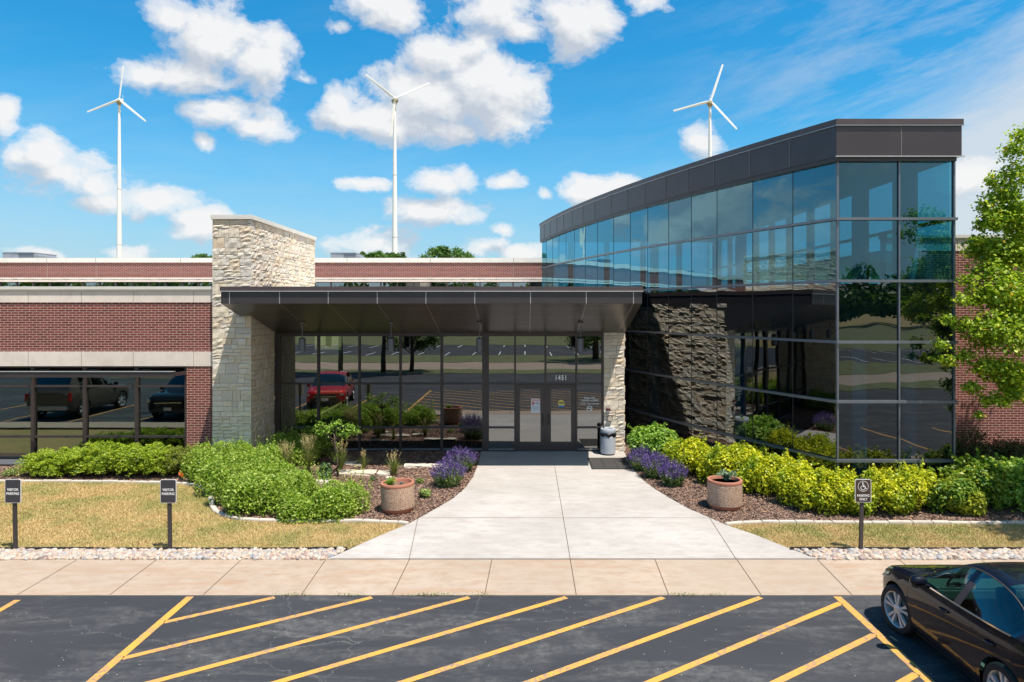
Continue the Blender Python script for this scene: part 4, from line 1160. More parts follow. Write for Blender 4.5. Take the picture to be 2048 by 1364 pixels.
pl2 = planter(1449.5, 15.45, .388, 'round aggregate planter right of the walk with a silvery plant')

# ================================================================== PLANTS
def leaves(pos, nrm, size, asp=0.5, rg=RNG, fold=.25):
    """diamond shaped folded leaf faces -> V, F"""
    n = len(pos); size = np.broadcast_to(size, (n,))
    nrm = nrm / (np.linalg.norm(nrm, axis=1, keepdims=True)+1e-9)
    a = rg.normal(size=(n, 3)); u = a - nrm*np.sum(a*nrm, 1, keepdims=True); u /= (np.linalg.norm(u, axis=1, keepdims=True)+1e-9)
    w = np.cross(nrm, u); s = size[:, None]
    V = np.empty((n*4, 3)); V[0::4] = pos - u*s*.5; V[1::4] = pos + w*s*.5*asp + nrm*s*fold*.3; V[2::4] = pos + u*s*.5; V[3::4] = pos - w*s*.5*asp + nrm*s*fold*.3
    return V, np.arange(n*4).reshape(n, 4)
def lump_points(cx, cy, z0, rx, ry, h, n, lobes, rg, inner=.55, lobe_r=.38):
    """points + outward normals on a mound built of lobes"""
    la = rg.uniform(0, 2*PI, lobes); lr = np.sqrt(rg.uniform(0, 1, lobes))*.72
    lc = np.stack([np.cos(la)*lr, np.sin(la)*lr, np.sqrt(np.clip(1-lr**2, 0.05, 1))*rg.uniform(.35, .72, lobes)], 1)
    k = rg.integers(0, lobes, n); d = rg.normal(size=(n, 3)); d /= np.linalg.norm(d, axis=1, keepdims=True); d[:, 2] = np.abs(d[:, 2])*np.where(rg.random(n) < .7, 1, -1)
    rr = lobe_r*rg.uniform(.8, 1.15, lobes)[k]*(rg.uniform(inner, 1.0, n)**.5)
    p = lc[k] + d*rr[:, None]
    keep = p[:, 2] > 0.02
    p, d = p[keep], d[keep]
    P_ = np.stack([cx + p[:, 0]*rx, cy + p[:, 1]*ry, z0 + p[:, 2]*h], 1)
    return P_, d
def shrub(name, u, D, w, h, n, size, mat, label, cat='shrub', group=None, lobes=26, dep=None, asp=.5, droop=.25, dz=0.0, stems=True, sx=0.0):
    x = PX(u, D) + sx; z = gz(D)+.01+dz
    rg = np.random.default_rng(int(u*7+D*31))
    t = empty(name, (x, D, z), 0, label, cat, group)
    P_, d = lump_points(0, 0, 0, w/2, (dep or w)/2, h, n, lobes, rg)
    nr = d*.55 + rg.normal(size=d.shape)*.5 + np.array([0, 0, .55])
    ns_ = int(5 + 5*w) if n > 2000 else 0
    for i in range(ns_):       # leggy shoots that break the outline
        a = rg.uniform(0, 2*PI); r_ = rg.uniform(.1, .95)*w/2; tt = np.linspace(0, 1, 16); hh = h*(.62 if r_ > w*.35 else .86); L_ = rg.uniform(.10, .22)
        q = np.stack([math.cos(a)*r_*(1+.25*tt), math.sin(a)*r_*(dep or w)/w*(1+.25*tt), hh + L_*tt], 1) + rg.normal(size=(16, 3))*.022
        P_ = np.concatenate([P_, q]); nr = np.concatenate([nr, rg.normal(size=q.shape)*.5 + np.array([0, 0, .6])])
    V, Fc = leaves(P_, nr, size*rg.uniform(.55, 1.45, len(P_)), asp, rg)
    mesh_np('foliage', V, Fc, mat, t)
    if stems:
        mb = MB()
        for i in range(9):
            a = rg.uniform(0, 2*PI); r = rg.uniform(.3, .75)
            mb.tube([(0.05*math.cos(a), .05*math.sin(a), -.03), (w*.25*r*math.cos(a), w*.25*r*math.sin(a), h*.4), (w*.5*r*math.cos(a), w*.5*r*math.sin(a), h*.78)], [.014, .009, .004], 5)
        mb.build('stem', M['twig'], t)
    return t

GB = 'golden shrubs along the glass atrium'
shrub('shrub', 1307, 19.5, 1.75, 1.12, 9000, .085, M['lf_green'], 'bright green leafy shrub beside the stone pier and litter bin', asp=.62, dep=1.5)
gold = [(1385, 18.3, 1.55, .98, 'golden leaved shrub beside the bright green shrub behind the lavender'),
        (1456, 17.3, 1.55, 1.0, 'golden leaved shrub directly behind the right planter'),
        (1500, 17.6, 1.4, .95, 'golden leaved shrub close to the curved glass behind the planter'),
        (1532, 16.6, 1.5, .95, 'golden leaved shrub just right of the right planter'),
        (1575, 16.6, 1.3, .95, 'golden leaved shrub second in from the atrium glass corner'),
        (1604, 15.6, 1.4, .92, 'golden leaved shrub midway between the planter and the brown sign'),
        (1655, 15.3, 1.45, .95, 'golden leaved shrub under the front corner of the atrium'),
        (1695, 15.15, 1.1, .85, 'golden leaved shrub just left of the brown parking sign'),
        (1765, 15.2, 1.25, .90, 'golden leaved shrub just right of the brown parking sign'),
        (1828, 15.25, 1.4, 1.0, 'tallest golden leaved shrub before the flat front glass of the atrium')]
for (u, D, w, h, l) in gold:
    shrub('shrub', u, D, w, h, 6800, .064, M['lf_gold'], l, group=GB, asp=.6, lobes=17, dep=min(w, 1.3))
shrub('shrub', 1905, 15.2, 1.25, .9, 7500, .075, M['lf_mixed'], 'green shrub with golden tips in front of the atrium right end', asp=.6)
shrub('shrub', 1957, 15.7, 1.5, 1.12, 9500, .085, M['lf_mixed'], 'taller green shrub with a few golden tips under the leafy tree', asp=.55)
shrub('shrub', 2030, 15.5, 1.6, 1.08, 9000, .085, M['lf_green'], 'deep green leafy shrub at the right edge of the bed', asp=.55)
shrub('shrub', 2105, 15.3, 1.4, .9, 6000, .085, M['lf_green'], 'green leafy shrub half cut by the right edge of the picture' if False else 'green leafy shrub beyond the deep green one behind the sedan', asp=.55)
shrub('shrub', 1412, 19.2, .8, .7, 2200, .06, M['lf_dkgreen'], 'small dark green shrub against the glass behind the golden shrubs')
shrub('shrub', 1940, 17.9, 2.0, 1.25, 9000, .085, M['lf_yew'], 'dark evergreen shrub between the atrium corner and the brick wall', group='dark evergreens by the right brick wing', asp=.3)
shrub('shrub', 2032, 17.6, 2.3, 1.05, 9000, .085, M['lf_yew'], 'dark evergreen shrub in the tree shade against the right brick wall', group='dark evergreens by the right brick wing', asp=.3)
shrub('small_shrub', 22, 18.1, .45, .24, 900, .035, M['lf_hosta'], 'tiny yellowish shrub on the mulch behind the far left sign', stems=False)

# thick sumac-like mass of the left bed: one mass nobody could count
def thicket():
    reg = gp([(388, 962), (400, 975), (425, 992), (440, 1020), (480, 1036), (560, 1040), (650, 1040), (735, 1040), (757, 1022)]) + [(PX(752, 15.2), 15.2), (PX(705, 15.5), 15.5), (PX(650, 15.7), 15.7), (PX(600, 16.4), 16.4), (PX(560, 17.4), 17.4), (PX(545, 18.6), 18.6), (PX(580, 19.2), 19.2), (PX(655, 19.4), 19.4), (PX(650, 20.5), 20.5), (PX(560, 20.5), 20.5), (PX(530, 19.1), 19.1), (PX(430, 18.9), 18.9), (PX(396, 18.6), 18.6)]
    rg = np.random.default_rng(5); n = 95000
    xs = np.array([p[0] for p in reg]); ys = np.array([p[1] for p in reg])
    # clumps with their own height
    cl = []
    while len(cl) < 120:
        q = (rg.uniform(xs.min(), xs.max()), rg.uniform(ys.min(), ys.max()))
        if in_poly(np.array([q[0]]), np.array([q[1]]), reg)[0]: cl.append(q)
    cl = np.array(cl); ch = rg.uniform(.52, .86, len(cl)) + .10*np.clip((cl[:, 1]-16)/3, 0, 1) - .16*np.clip((cl[:, 0]-PX(560, 16))/1.2, 0, 1); cr = rg.uniform(.26, .42, len(cl))
    k = rg.integers(0, len(cl), n); d = rg.normal(size=(n, 3)); d /= np.linalg.norm(d, axis=1, keepdims=True); d[:, 2] = np.abs(d[:, 2])
    rr = cr[k]*rg.uniform(.45, 1, n)**.4
    p = np.stack([cl[k, 0]+d[:, 0]*rr, cl[k, 1]+d[:, 1]*rr, gzn(cl[k, 1]) + ch[k]*(.42 + .58*d[:, 2])*1.0 - rg.uniform(0, .30, n)*(1-d[:, 2])], 1)
    p[:, 2] = np.maximum(p[:, 2], gzn(p[:, 1])+.04)
    p = p[(p[:, 0] < PX(768, 15.0)) & ~((p[:, 1] > 19.05) & (p[:, 0] < TX1+.05)) & (p[:, 1] < 20.8)]; d = d[:len(p)]
    nr = rg.normal(size=p.shape)*.55 + np.array([0, -.05, .75])
    V, Fc = leaves(p, nr, .064*rg.uniform(.5, 1.5, len(p)), .5, rg)
    # upright young shoots with leaflets
    m = 420; q = scatter(reg, m, rg); parts = [V]
    L = []
    for i in range(m):
        h = rg.uniform(.72, 1.0); a = rg.uniform(0, 2*PI); le = rg.uniform(0, .12)
        j = 16; tt = np.linspace(.55, 1, j)
        L.append(np.stack([q[i, 0]+le*tt*np.cos(a)+rg.normal(size=j)*.018, q[i, 1]+le*tt*np.sin(a)+rg.normal(size=j)*.018, gz(q[i, 1])+h*tt], 1))
    L = np.concatenate(L); V2, F2 = leaves(L, rg.normal(size=L.shape)*.6+np.array([0, 0, .5]), .055*rg.uniform(.6, 1.3, len(L)), .45, rg)
    V = np.concatenate([V, V2]); Fc = np.concatenate([Fc, F2+len(p)*4])
    return tag(mesh_np('ground_cover', V, Fc, M['lf_sumac']), 'dense bright green leafy mass filling the left bed before the stone tower', 'shrub mass', kind='stuff')
thicket()

def juniper(u, D, w, h, n, mat, label, grp='spreading junipers under the office windows'):
    x = PX(u, D); z = gz(D)+.01; rg = np.random.default_rng(int(u)); t = empty('juniper', (x, D, z), 0, label, 'juniper', grp)
    Ps = []; Ns = []; mb = MB()
    for i in range(n):
        a = rg.uniform(0, 2*PI); r = rg.uniform(.25, 1.0)**.7; el = rg.uniform(.25, 1.0)
        bx_, by_ = math.cos(a)*w/2*r, math.sin(a)*.62*r; L = 15
        tt = np.linspace(.25, 1, L); hz = h*(1-.42*r*r)*el
        px = bx_*tt; py = by_*tt; pz = hz*np.sin(tt*PI*.5)**.8 + .03 - .05*(tt > .9)
        for s in (-1, 1):
            o = rg.uniform(.02, .09, L)*s*(1.15-tt*.5)
            Ps.append(np.stack([px - math.sin(a)*o, py + math.cos(a)*o, pz+rg.normal(size=L)*.012 - np.abs(o)*.2], 1))
            Ps.append(np.stack([px - math.sin(a)*o*.4, py + math.cos(a)*o*.4, pz+rg.normal(size=L)*.012], 1))
        if i < 12: mb.tube([(0, 0, -.02), (bx_*.5, by_*.5, hz*.6), (bx_*.9, by_*.9, hz*.95)], [.02, .012, .005], 5)
    p = np.concatenate(Ps); p = p[p[:, 1] + D < 19.22]
    V, Fc = leaves(p, rg.normal(size=p.shape)*.45+np.array([0, -.2, .8]), .07*rg.uniform(.6, 1.3, len(p)), .26, rg)
    mesh_np('foliage', V, Fc, mat, t); mb.build('branch', M['twig'], t)
juniper(118, 18.2, 2.2, .78, 470, M['lf_juniper'], 'spreading bright green juniper at the left end of the row under the windows')
juniper(205, 18.25, 2.1, .98, 520, M['lf_juniper'], 'spreading bright green juniper second from the left, the tallest of the row')
juniper(290, 18.2, 2.1, .95, 520, M['lf_juniper'], 'spreading bright green juniper behind the middle visitor sign' if False else 'spreading bright green juniper between the tallest one and the brick pier')
juniper(372, 18.3, 1.7, .84, 420, M['lf_juniper2'], 'olive green juniper in front of the narrow brick pier')

def lavender(u, D, w, h, label):
    x = PX(u, D); z = gz(D)+.01; rg = np.random.default_rng(int(u)+3); t = empty('lavender', (x, D, z), 0, label, 'flower clump', 'purple flower clumps beside the walk')
    n = 330; a = rg.uniform(0, 2*PI, n); r = np.sqrt(rg.random(n)); hh = h*(1-.38*r**2)*rg.uniform(.8, 1.08, n)
    bx_ = np.cos(a)*r*w*.22; by_ = np.sin(a)*r*w*.22; tx = np.cos(a)*r*w*.52; ty = np.sin(a)*r*w*.5
    st = []; fl = []
    for i in range(n):
        tt = np.linspace(.08, .72, 9); st.append(np.stack([bx_[i]+(tx[i]-bx_[i])*tt+rg.normal(size=9)*.02, by_[i]+(ty[i]-by_[i])*tt+rg.normal(size=9)*.02, hh[i]*tt*1.0], 1))
        tt = np.linspace(.70, 1.06, 11); fl.append(np.stack([bx_[i]+(tx[i]-bx_[i])*tt+rg.normal(size=11)*.005, by_[i]+(ty[i]-by_[i])*tt+rg.normal(size=11)*.005, hh[i]*tt], 1))
    p = np.concatenate(st); V, Fc = leaves(p, rg.normal(size=p.shape), .075*rg.uniform(.6, 1.3, len(p)), .3, rg); mesh_np('foliage', V, Fc, M['lf_lav'], t)
    p = np.concatenate(fl); p = p[rg.random(len(p)) < .8]; V, Fc = leaves(p, rg.normal(size=p.shape), .026*rg.uniform(.7, 1.4, len(p)), .75, rg); mesh_np('flowers', V, Fc, M['fl_lav'], t)
lavender(896, 17.2, .95, .66, 'purple lavender clump left of the walk, the nearer of the left pair')
lavender(922, 18.7, .95, .62, 'purple lavender clump left of the walk, behind the nearer one')
lavender(1285, 18.75, .78, .62, 'purple lavender clump right of the walk nearest the door mat')
lavender(1312, 18.0, .85, .66, 'purple lavender clump in the middle of the three right of the walk')
lavender(1345, 17.25, .80, .60, 'purple lavender clump nearest the right planter')

def reed(u, D, w, h, nb, npl, label, plume=True):
    x = PX(u, D); z = gz(D)+.01; rg = np.random.default_rng(int(u)+9); t = empty('ornamental_grass', (x, D, z), 0, label, 'ornamental grass', 'feathery grass clumps in the left bed')
    def arcs(n, hh, spread, wd):
        V = []; Fc = []
        for i in range(n):
            a = rg.uniform(0, 2*PI); sp = rg.uniform(.1, 1)*spread; H_ = hh*rg.uniform(.6, 1.05); b = rg.uniform(0, .05); k = 4
            ca, sa = math.cos(a), math.sin(a); base = len(V)
            for j in range(k+1):
                tt = j/k; r_ = b + sp*tt**1.8; zz = H_*(tt - .18*tt**3*(sp/spread)); ww = wd*(1-tt*.85)
                V.append((r_*ca - sa*ww, r_*sa + ca*ww, zz)); V.append((r_*ca + sa*ww, r_*sa - ca*ww, zz))
            for j in range(k): q = base+2*j; Fc.append((q, q+1, q+3, q+2))
        return np.array(V), np.array(Fc)
    V, Fc = arcs(nb, h*.72, w*.55, .0055); mesh_np('blades', V, Fc, M['lf_grass'], t, rnd=np.repeat(rg.random(nb), 4))
    if npl:
        ps = []; mb = MB()
        for i in range(npl):
            a = rg.uniform(0, 2*PI); sp = rg.uniform(.05, 1)*w*.42; H_ = h*rg.uniform(.82, 1.02); ca, sa = math.cos(a)*sp, math.sin(a)*sp
            mb.tube([(0, 0, 0), (ca*.35, sa*.35, H_*.5), (ca*.8, sa*.8, H_*.8)], [.003, .0025, .002], 4)
            tt = np.linspace(.66, 1.0, 24); ps.append(np.stack([ca*tt**1.6+rg.normal(size=24)*.009, sa*tt**1.6+rg.normal(size=24)*.009, H_*tt], 1))
        p = np.concatenate(ps); V, Fc = leaves(p, rg.normal(size=p.shape), .030*rg.uniform(.6, 1.3, len(p)), .4, rg)
        mesh_np('plumes', V, Fc, M['lf_plume'], t); mb.build('stalk', M['lf_grass'], t)
reed(571, 17.9, .62, 1.02, 260, 46, 'broad feathery grass clump nearest the stone tower')
reed(615, 18.5, .60, 1.05, 260, 44, 'feathery grass clump between the tower side and the young tree')
reed(681, 18.6, .62, .92, 220, 26, 'feathery grass clump growing round the young tree trunk')
reed(728, 18.9, .5, .55, 90, 11, 'smallest feathery grass clump, right of the young tree')
reed(788, 18.2, .6, .68, 200, 18, 'feathery grass clump behind the left planter')

# young tree of the left bed
def tubes_tree(name, x, y, label, cat, parts_fn, group=None):
    t = empty(name, (x, y, gz(y)), 0, label, cat, group); parts_fn(t); return t
def young(t):
    rg = np.random.default_rng(77); mb = MB()
    mb.tube([(0, 0, -.03), (-.02, 0, .5), (-.08, .0, .9), (-.10, 0, 1.15)], [.028, .024, .02, .014], 8)
    tips = [(-.48, .05, 1.38), (-.36, -.1, 1.22), (-.05, .05, 1.42), (.22, -.05, 1.18), (.36, .0, 1.32), (.44, .05, 1.22), (-.2, .15, 1.30), (.1, .1, 1.1)]
    for q in tips: mb.tube([(-.08, 0, .95), ((q[0]-.08)*.5, q[1]*.5, 1.12), q], [.012, .009, .004], 5)
    mb.build('trunk', M['bark'], t, smooth=True)
    ps = []
    for q in tips:
        n = 70; ps.append(np.array(q) + rg.normal(size=(n, 3))*np.array([.085, .085, .06]))
    for z_ in (.55, .75): ps.append(np.array([0, 0, z_]) + rg.normal(size=(12, 3))*.07)
    p = np.concatenate(ps); V, Fc = leaves(p, rg.normal(size=p.shape)*.6+np.array([0, 0, .6]), .085*rg.uniform(.6, 1.2, len(p)), .5, rg)
    mesh_np('crown', V, Fc, M['lf_green'], t)
b = G(676, 955); tubes_tree('young_tree', b.x, b.y, 'small young tree with a flat leafy top in the left bed', 'tree', young)

def tuft(name, u, v, w, h, n, size, mat, label, asp=.4):
    b = G(u, v); shrub(name, u, b.y, w, h, n, size, mat, label, 'plant', None, 9, None, asp, stems=False)
tuft('hosta', 649, 962, .50, .42, 900, .085, M['lf_dkgreen'], 'dark green broad leaved plant left of the young tree', .45)
tuft('hosta', 602, 968, .35, .22, 400, .05, M['lf_hosta'], 'low pale variegated plant at the edge of the green mass')
tuft('hosta', 848.8, 998, .40, .22, 520, .07, M['lf_hosta'], 'variegated hosta right of the left planter, the nearer one', .35)
tuft('hosta', 840, 968, .26, .15, 260, .06, M['lf_hosta'], 'smaller variegated hosta behind the left planter rim', .35)
tuft('hosta', 745, 962, .24, .12, 160, .05, M['lf_dkgreen'], 'tiny green plant on the mulch left of the left planter', .35)
def potplant(pl, x, y, w, h, n, size, mat, label):
    z = pl.location.z + .56
    t = empty('potted_plant', (pl.location.x+x, pl.location.y+y, z), 0, label, 'plant'); rg = np.random.default_rng(n)
    k = 30; ps = []
    for i in range(k):
        a = rg.uniform(0, 2*PI); r = rg.uniform(.2, 1)*w/2; tt = np.linspace(.15, 1, n//k)
        ps.append(np.stack([math.cos(a)*r*tt+rg.normal(size=len(tt))*.012, math.sin(a)*r*tt+rg.normal(size=len(tt))*.012, h*np.sin(tt*2.2)*rg.uniform(.6, 1.1)], 1))
    p = np.concatenate(ps); p[:, 2] = np.maximum(p[:, 2], .01); V, Fc = leaves(p, rg.normal(size=p.shape)*.5+np.array([0, 0, .7]), size*rg.uniform(.6, 1.3, len(p)), .35, rg); mesh_np('foliage', V, Fc, mat, t)
potplant(pl1, -.16, -.05, .34, .17, 600, .05, M['lf_green'], 'low bright green plant in the left planter')
potplant(pl2, .06, .05, .52, .26, 720, .075, M['lf_silver'], 'silvery green lobed plant in the right planter')
mb = MB(); mb.lathe([(.035, 0), (.042, .05), (.03, .055)], pl1.location.x+.06, pl1.location.y+.05, 16, z0=pl1.location.z+.58)
tag(mb.build('plastic_cup', M['alu'], smooth=30), 'small grey plastic cap lying on the soil of the left planter', 'cap')

# limestone slabs of the bed
def rock(u0, u1, v0, v1, hh, label, seed, depth=.34, top=None):
    rg = random.Random(seed); a = G(u0, v1); b_ = G(u1, v1); y0 = a.y; x0, x1 = a.x, b_.x
    bm = bmesh.new(); bmesh.ops.create_cube(bm, size=1.0)
    bmesh.ops.subdivide_edges(bm, edges=bm.edges[:], cuts=3, use_grid_fill=True)
    for v in bm.verts:
        c = v.co.copy(); k = 1 - .16*(abs(c.x)*2)**4*(1 if abs(c.y) > .3 else .3)
        v.co = Vector((c.x*(x1-x0)*(1-.10*rg.random()*(abs(c.x) > .4)), c.y*depth*k*(1+.15*(rg.random()-.5)), (c.z+.5)*hh*(1-.22*rg.random()*(c.z > .3))))
    bm.normal_update(); me = bpy.data.meshes.new('garden_rock'); bm.to_mesh(me); bm.free()
    at_ = me.attributes.new('rnd', 'FLOAT', 'FACE'); at_.data.foreach_set('value', [rg.random()*.4+.3]*len(me.polygons))
    o = link('garden_rock', me, M['rock']); o.location = ((x0+x1)/2, y0+depth/2, gz(y0)); return tag(o, label, 'rock', 'limestone slabs in the left bed')
rock(667, 750, 939, 953, .10, 'longest flat limestone slab in the left bed behind the green mass', 1, .40)
rock(752, 779, 942, 955, .12, 'rounded limestone block at the right end of the longest slab', 2, .34)
rock(771, 782, 952, 960, .07, 'small pale stone chip beside the rounded limestone block', 3, .14)
rock(626, 662, 962, 970, .09, 'pale limestone slab under the dark green broad leaved plant', 4, .28)
rock(806, 850, 926, 938, .10, 'limestone slab below the lavender clumps, left of the pair', 5, .36)
rock(848, 884, 926, 938, .10, 'limestone slab below the lavender clumps, right of the pair', 6, .34)
rock(687, 709, 919, 933, .10, 'square limestone block close to the window wall right of the young tree', 7, .30)
rock(706, 726, 925, 934, .06, 'low limestone flake beside the square block near the window wall', 8, .22)
a_ = G(1915, 962); rr_ = rock(1905, 1922, 950, 966, .22, 'pale limestone block at the right foot of the glass atrium', 9, .3)

# orange marker flag
b = G(357, 967); t = empty('marker_flag', (b.x, b.y, b.z), 0, 'small orange marker flag in front of the olive juniper', 'flag')
mb = MB(); mb.tube([(0, 0, 0), (.0, 0, .30)], .003, 5); mb.build('wire', M['alu'], t)
mb = MB()
for i in range(4):
    x0_, x1_ = i*.032, (i+1)*.032; y0_, y1_ = .02*math.sin(i*1.6), .02*math.sin((i+1)*1.6)
    mb.quad((x0_, y0_, .21-.012*i), (x1_, y1_, .20-.012*i), (x1_, y1_, .29-.008*i), (x0_, y0_, .30-.006*i))
mb.build('flag', M['orange'], t, fix=False)

# weeds in the kerb joint
rgw = np.random.default_rng(4)
for i, (u, n, l) in enumerate([(590, 90, 'low dry weed in the kerb joint left of the second hatch stripe'), (697, 60, 'small dry weed in the kerb joint near the third hatch stripe'), (858, 150, 'broadest dry weed along the kerb joint before the walk'), (962, 60, 'small weed in the kerb joint before the middle of the walk'), (1362, 130, 'dry weed in the kerb joint right of the walk centre'), (1432, 60, 'small dry weed in the kerb joint under the right planter')]):
    x = PX(u, KERB); w = .012*n**.6*.9
    p = np.stack([rgw.normal(size=n)*w, np.abs(rgw.normal(size=n))*-.02, np.abs(rgw.normal(size=n))*.022+.008], 1)
    V, Fc = leaves(p, rgw.normal(size=p.shape)+np.array([0, 0, .5]), .03*rgw.uniform(.5, 1.3, n), .35, rgw)
    o = mesh_np('weed', V, Fc, M['lf_hosta']); o.location = (x, KERB, .012); tag(o, l, 'weed', 'weeds along the kerb')
# ================================================================== TREES
def crown_tree(name, x, y, z, clusters, nleaf, size, mat, bark, trunk_h, trunk_r, label, cat='tree', group=None, seed=1, flat=.7, asp=.6, limbs=True, asym=None, top=None):
    """clusters: list of (dx,dy,dz,r) relative to the base"""
    rg = np.random.default_rng(seed); t = empty(name, (x, y, z), 0, label, cat, group)
    cl = np.array([c[:4] for c in clusters], float); wgt = cl[:, 3]**2; wgt /= wgt.sum()
    k = rg.choice(len(cl), nleaf, p=wgt)
    d = rg.normal(size=(nleaf, 3)); d /= np.linalg.norm(d, axis=1, keepdims=True)
    rr = cl[k, 3]*np.abs(rg.normal(size=nleaf)*.28 + .72)
    p = cl[k, :3] + d*rr[:, None]*np.array([1, 1, flat])
    # smaller sprigs for an uneven outline
    V, Fc = leaves(p, d*.35 + rg.normal(size=p.shape)*.5 + np.array([.1, -.1, .55]), size*rg.uniform(.6, 1.35, nleaf), asp, rg)
    mesh_np('crown', V, Fc, mat, t)
    mb = MB(); th = trunk_h
    tp = top or (0, 0, th)
    mb.tube([(0, 0, -.1), (tp[0]*.3+.02, tp[1]*.3, th*.35), (tp[0]*.6-.03, tp[1]*.6, th*.7), (tp[0], tp[1], th)], [trunk_r*1.3, trunk_r, trunk_r*.75, trunk_r*.4], 10)
    if limbs:
        order = list(range(len(cl))); order.sort(key=lambda i: -cl[i, 3])
        for i in order[:26]:
            c = cl[i]; h0 = min(th*.95, max(th*.25, c[2]*.62)); f = h0/th
            s = Vector((tp[0]*f, tp[1]*f, h0)); e = Vector(c[:3]); mid = s.lerp(e, .5) + Vector((0, 0, .08*(e-s).length))
            mb.tube([s, mid, e], [trunk_r*.38, trunk_r*.22, trunk_r*.07], 5)
    mb.build('trunk', bark, t, smooth=True)
    return t
# leafy tree at the right edge: clusters follow the hanging boughs
rg = np.random.default_rng(21)
bx0, by0 = 13.25, 15.9
cl = []
edge = [(2046, 270, 15.6, .28), (2030, 300, 15.6, .3), (2035, 350, 15.7, .42), (2010, 385, 15.8, .40), (1985, 360, 15.7, .18), (1975, 410, 15.8, .26), (1965, 450, 15.9, .2), (1990, 440, 15.8, .38), (2030, 420, 16, .5),
        (1955, 480, 15.8, .13), (2000, 500, 16, .45), (2040, 500, 16, .5), (1975, 540, 15.9, .40), (1935, 560, 15.8, .20), (1960, 590, 15.9, .38), (2010, 580, 15.6, .5), (1925, 600, 15.7, .22), (2045, 600, 15.6, .5),
        (1895, 640, 15.7, .17), (1880, 690, 15.7, .20), (1870, 720, 15.7, .13), (1900, 720, 15.8, .22), (1925, 650, 15.8, .25), (1950, 660, 15.7, .36), (1990, 650, 15.5, .48), (2035, 680, 15.5, .5),
        (1930, 710, 15.8, .24), (1965, 730, 15.7, .32), (2010, 740, 15.6, .40), (1945, 775, 15.8, .22), (1975, 800, 15.7, .20), (1960, 830, 15.7, .13), (2000, 800, 15.6, .24), (2035, 790, 15.6, .28), (2045, 745, 15.5, .35)]
edge += [(rg.uniform(1955, 2060), rg.uniform(430, 780), rg.uniform(15.6, 17.2), rg.uniform(.25, .42)) for _ in range(34)]
for (u, v, D, r) in edge:
    cl.append((PX(u, D)-bx0, D-by0, PZ(v, D)-gz(D), r))
for i in range(58):
    a = rg.uniform(0, 2*PI); e = rg.uniform(-.3, 1.2); r = rg.uniform(.4, 1)
    cl.append((1.0 + 2.1*math.cos(a)*math.cos(e)*r, -.3 + 2.0*math.sin(a)*math.cos(e)*r, 5.6 + 3.0*math.sin(e)*r, rg.uniform(.35, .6)))
crown_tree('leafy_tree', bx0, by0, gz(by0), [(a, b, c, r*1.02) for (a, b, c, r) in cl], 78000, .085, M['lf_tree'], M['bark_pale'], 7.4, .13, 'leafy yellow green tree with hanging boughs at the right edge', seed=3, flat=.75, asp=.75, top=(.5, -.1, 7.4))
# second crown in front of the atrium front, out of the frame but mirrored in its glass
cl = []
for i in range(60):
    a = rg.uniform(0, 2*PI); e = rg.uniform(-.4, 1.2); r = rg.uniform(.4, 1)
    cl.append((1.7*math.cos(a)*math.cos(e)*r, 1.7*math.sin(a)*math.cos(e)*r, 5.2 + 2.9*math.sin(e)*r, rg.uniform(.3, .5)))
crown_tree('leafy_tree', 12.9, 12.2, .03, cl, 16000, .11, M['lf_tree'], M['bark_pale'], 6.6, .12, 'leafy tree mirrored in the flat front glass of the atrium', seed=4)

# trees beyond the roofs
def far_tree(u, vt, D, w, label, seed, sp=1.0, spiky=False):
    x = PX(u, D); top = PZ(vt, D); rg = np.random.default_rng(seed); cl = []
    r0 = w/2
    for i in range(60):
        a = rg.uniform(0, 2*PI); q = rg.uniform(0, 1)**.6; e = rg.uniform(0, 1)**2
        cl.append((math.cos(a)*q*r0, math.sin(a)*q*r0, top - .4 - (q**2)*(r0*.34)*sp - e*3.0, rg.uniform(.5, .95)*r0*.18+.22))
    if spiky:
        for i in range(6): cl.append((rg.uniform(-.8, .8)*r0, 0, top-.2-rg.random()*.5, .28))
    crown_tree('distant_tree', x, D, 0, cl, 9000, .26, M['lf_far'], M['bark'], top-1.5, .25, label, group='trees beyond the roofs', seed=seed, limbs=False)
far_tree(889, 490, 75, 5.6, 'broad green treetop above the rear roof left of the glass atrium', 31)
far_tree(752, 501, 80, 4.0, 'ragged treetop above the rear roof behind the middle turbine tower foot', 32, 1.3, True)
far_tree(790, 503, 82, 2.6, 'thin treetop just right of the middle turbine tower foot', 33, 1.3, True)
far_tree(727, 507, 82, 1.2, 'tiny treetop right of the second rooftop unit', 36, 1.3, True)
far_tree(410, 504, 75, 3.0, 'small treetop peeking over the roof left of the stone tower', 34)

# trees behind the camera, seen mirrored in the glazing
def plain_tree(x, y, h, r, tr, label, seed, n=9000, cz=.62, size=.20):
    rg = np.random.default_rng(seed); cl = []
    for i in range(44):
        a = rg.uniform(0, 2*PI); q = rg.uniform(.2, 1)**.6; e = rg.uniform(-1, 1)
        cl.append((math.cos(a)*q*r*math.sqrt(max(.1, 1-e*e*.8)), math.sin(a)*q*r*math.sqrt(max(.1, 1-e*e*.8)), h*cz + e*h*(1-cz)*.9, rg.uniform(.18, .32)*r))
    crown_tree('shade_tree', x, y, 0, cl, n, size, M['lf_far'], M['bark'], h*.8, tr, label, group='shade trees across the lot', seed=seed)
plain_tree(-8.4, -8.6, 6.2, 2.3, .13, 'shade tree with a low wide crown mirrored in the window wall', 41)
plain_tree(-10.4, -8.0, 9.5, 2.4, .15, 'slender tree mirrored left of the low wide crowned one', 42, cz=.8)
plain_tree(-13.6, -8.2, 9.5, 2.4, .14, 'slender tree mirrored beside the stone tower', 43, cz=.8)
plain_tree(6.4, -20.0, 9.0, 3.6, .22, 'dense shade tree mirrored above the double doors', 44, 12000, cz=.55)
plain_tree(16, -19.5, 8, 3.2, .2, 'shade tree mirrored in the atrium front', 45)
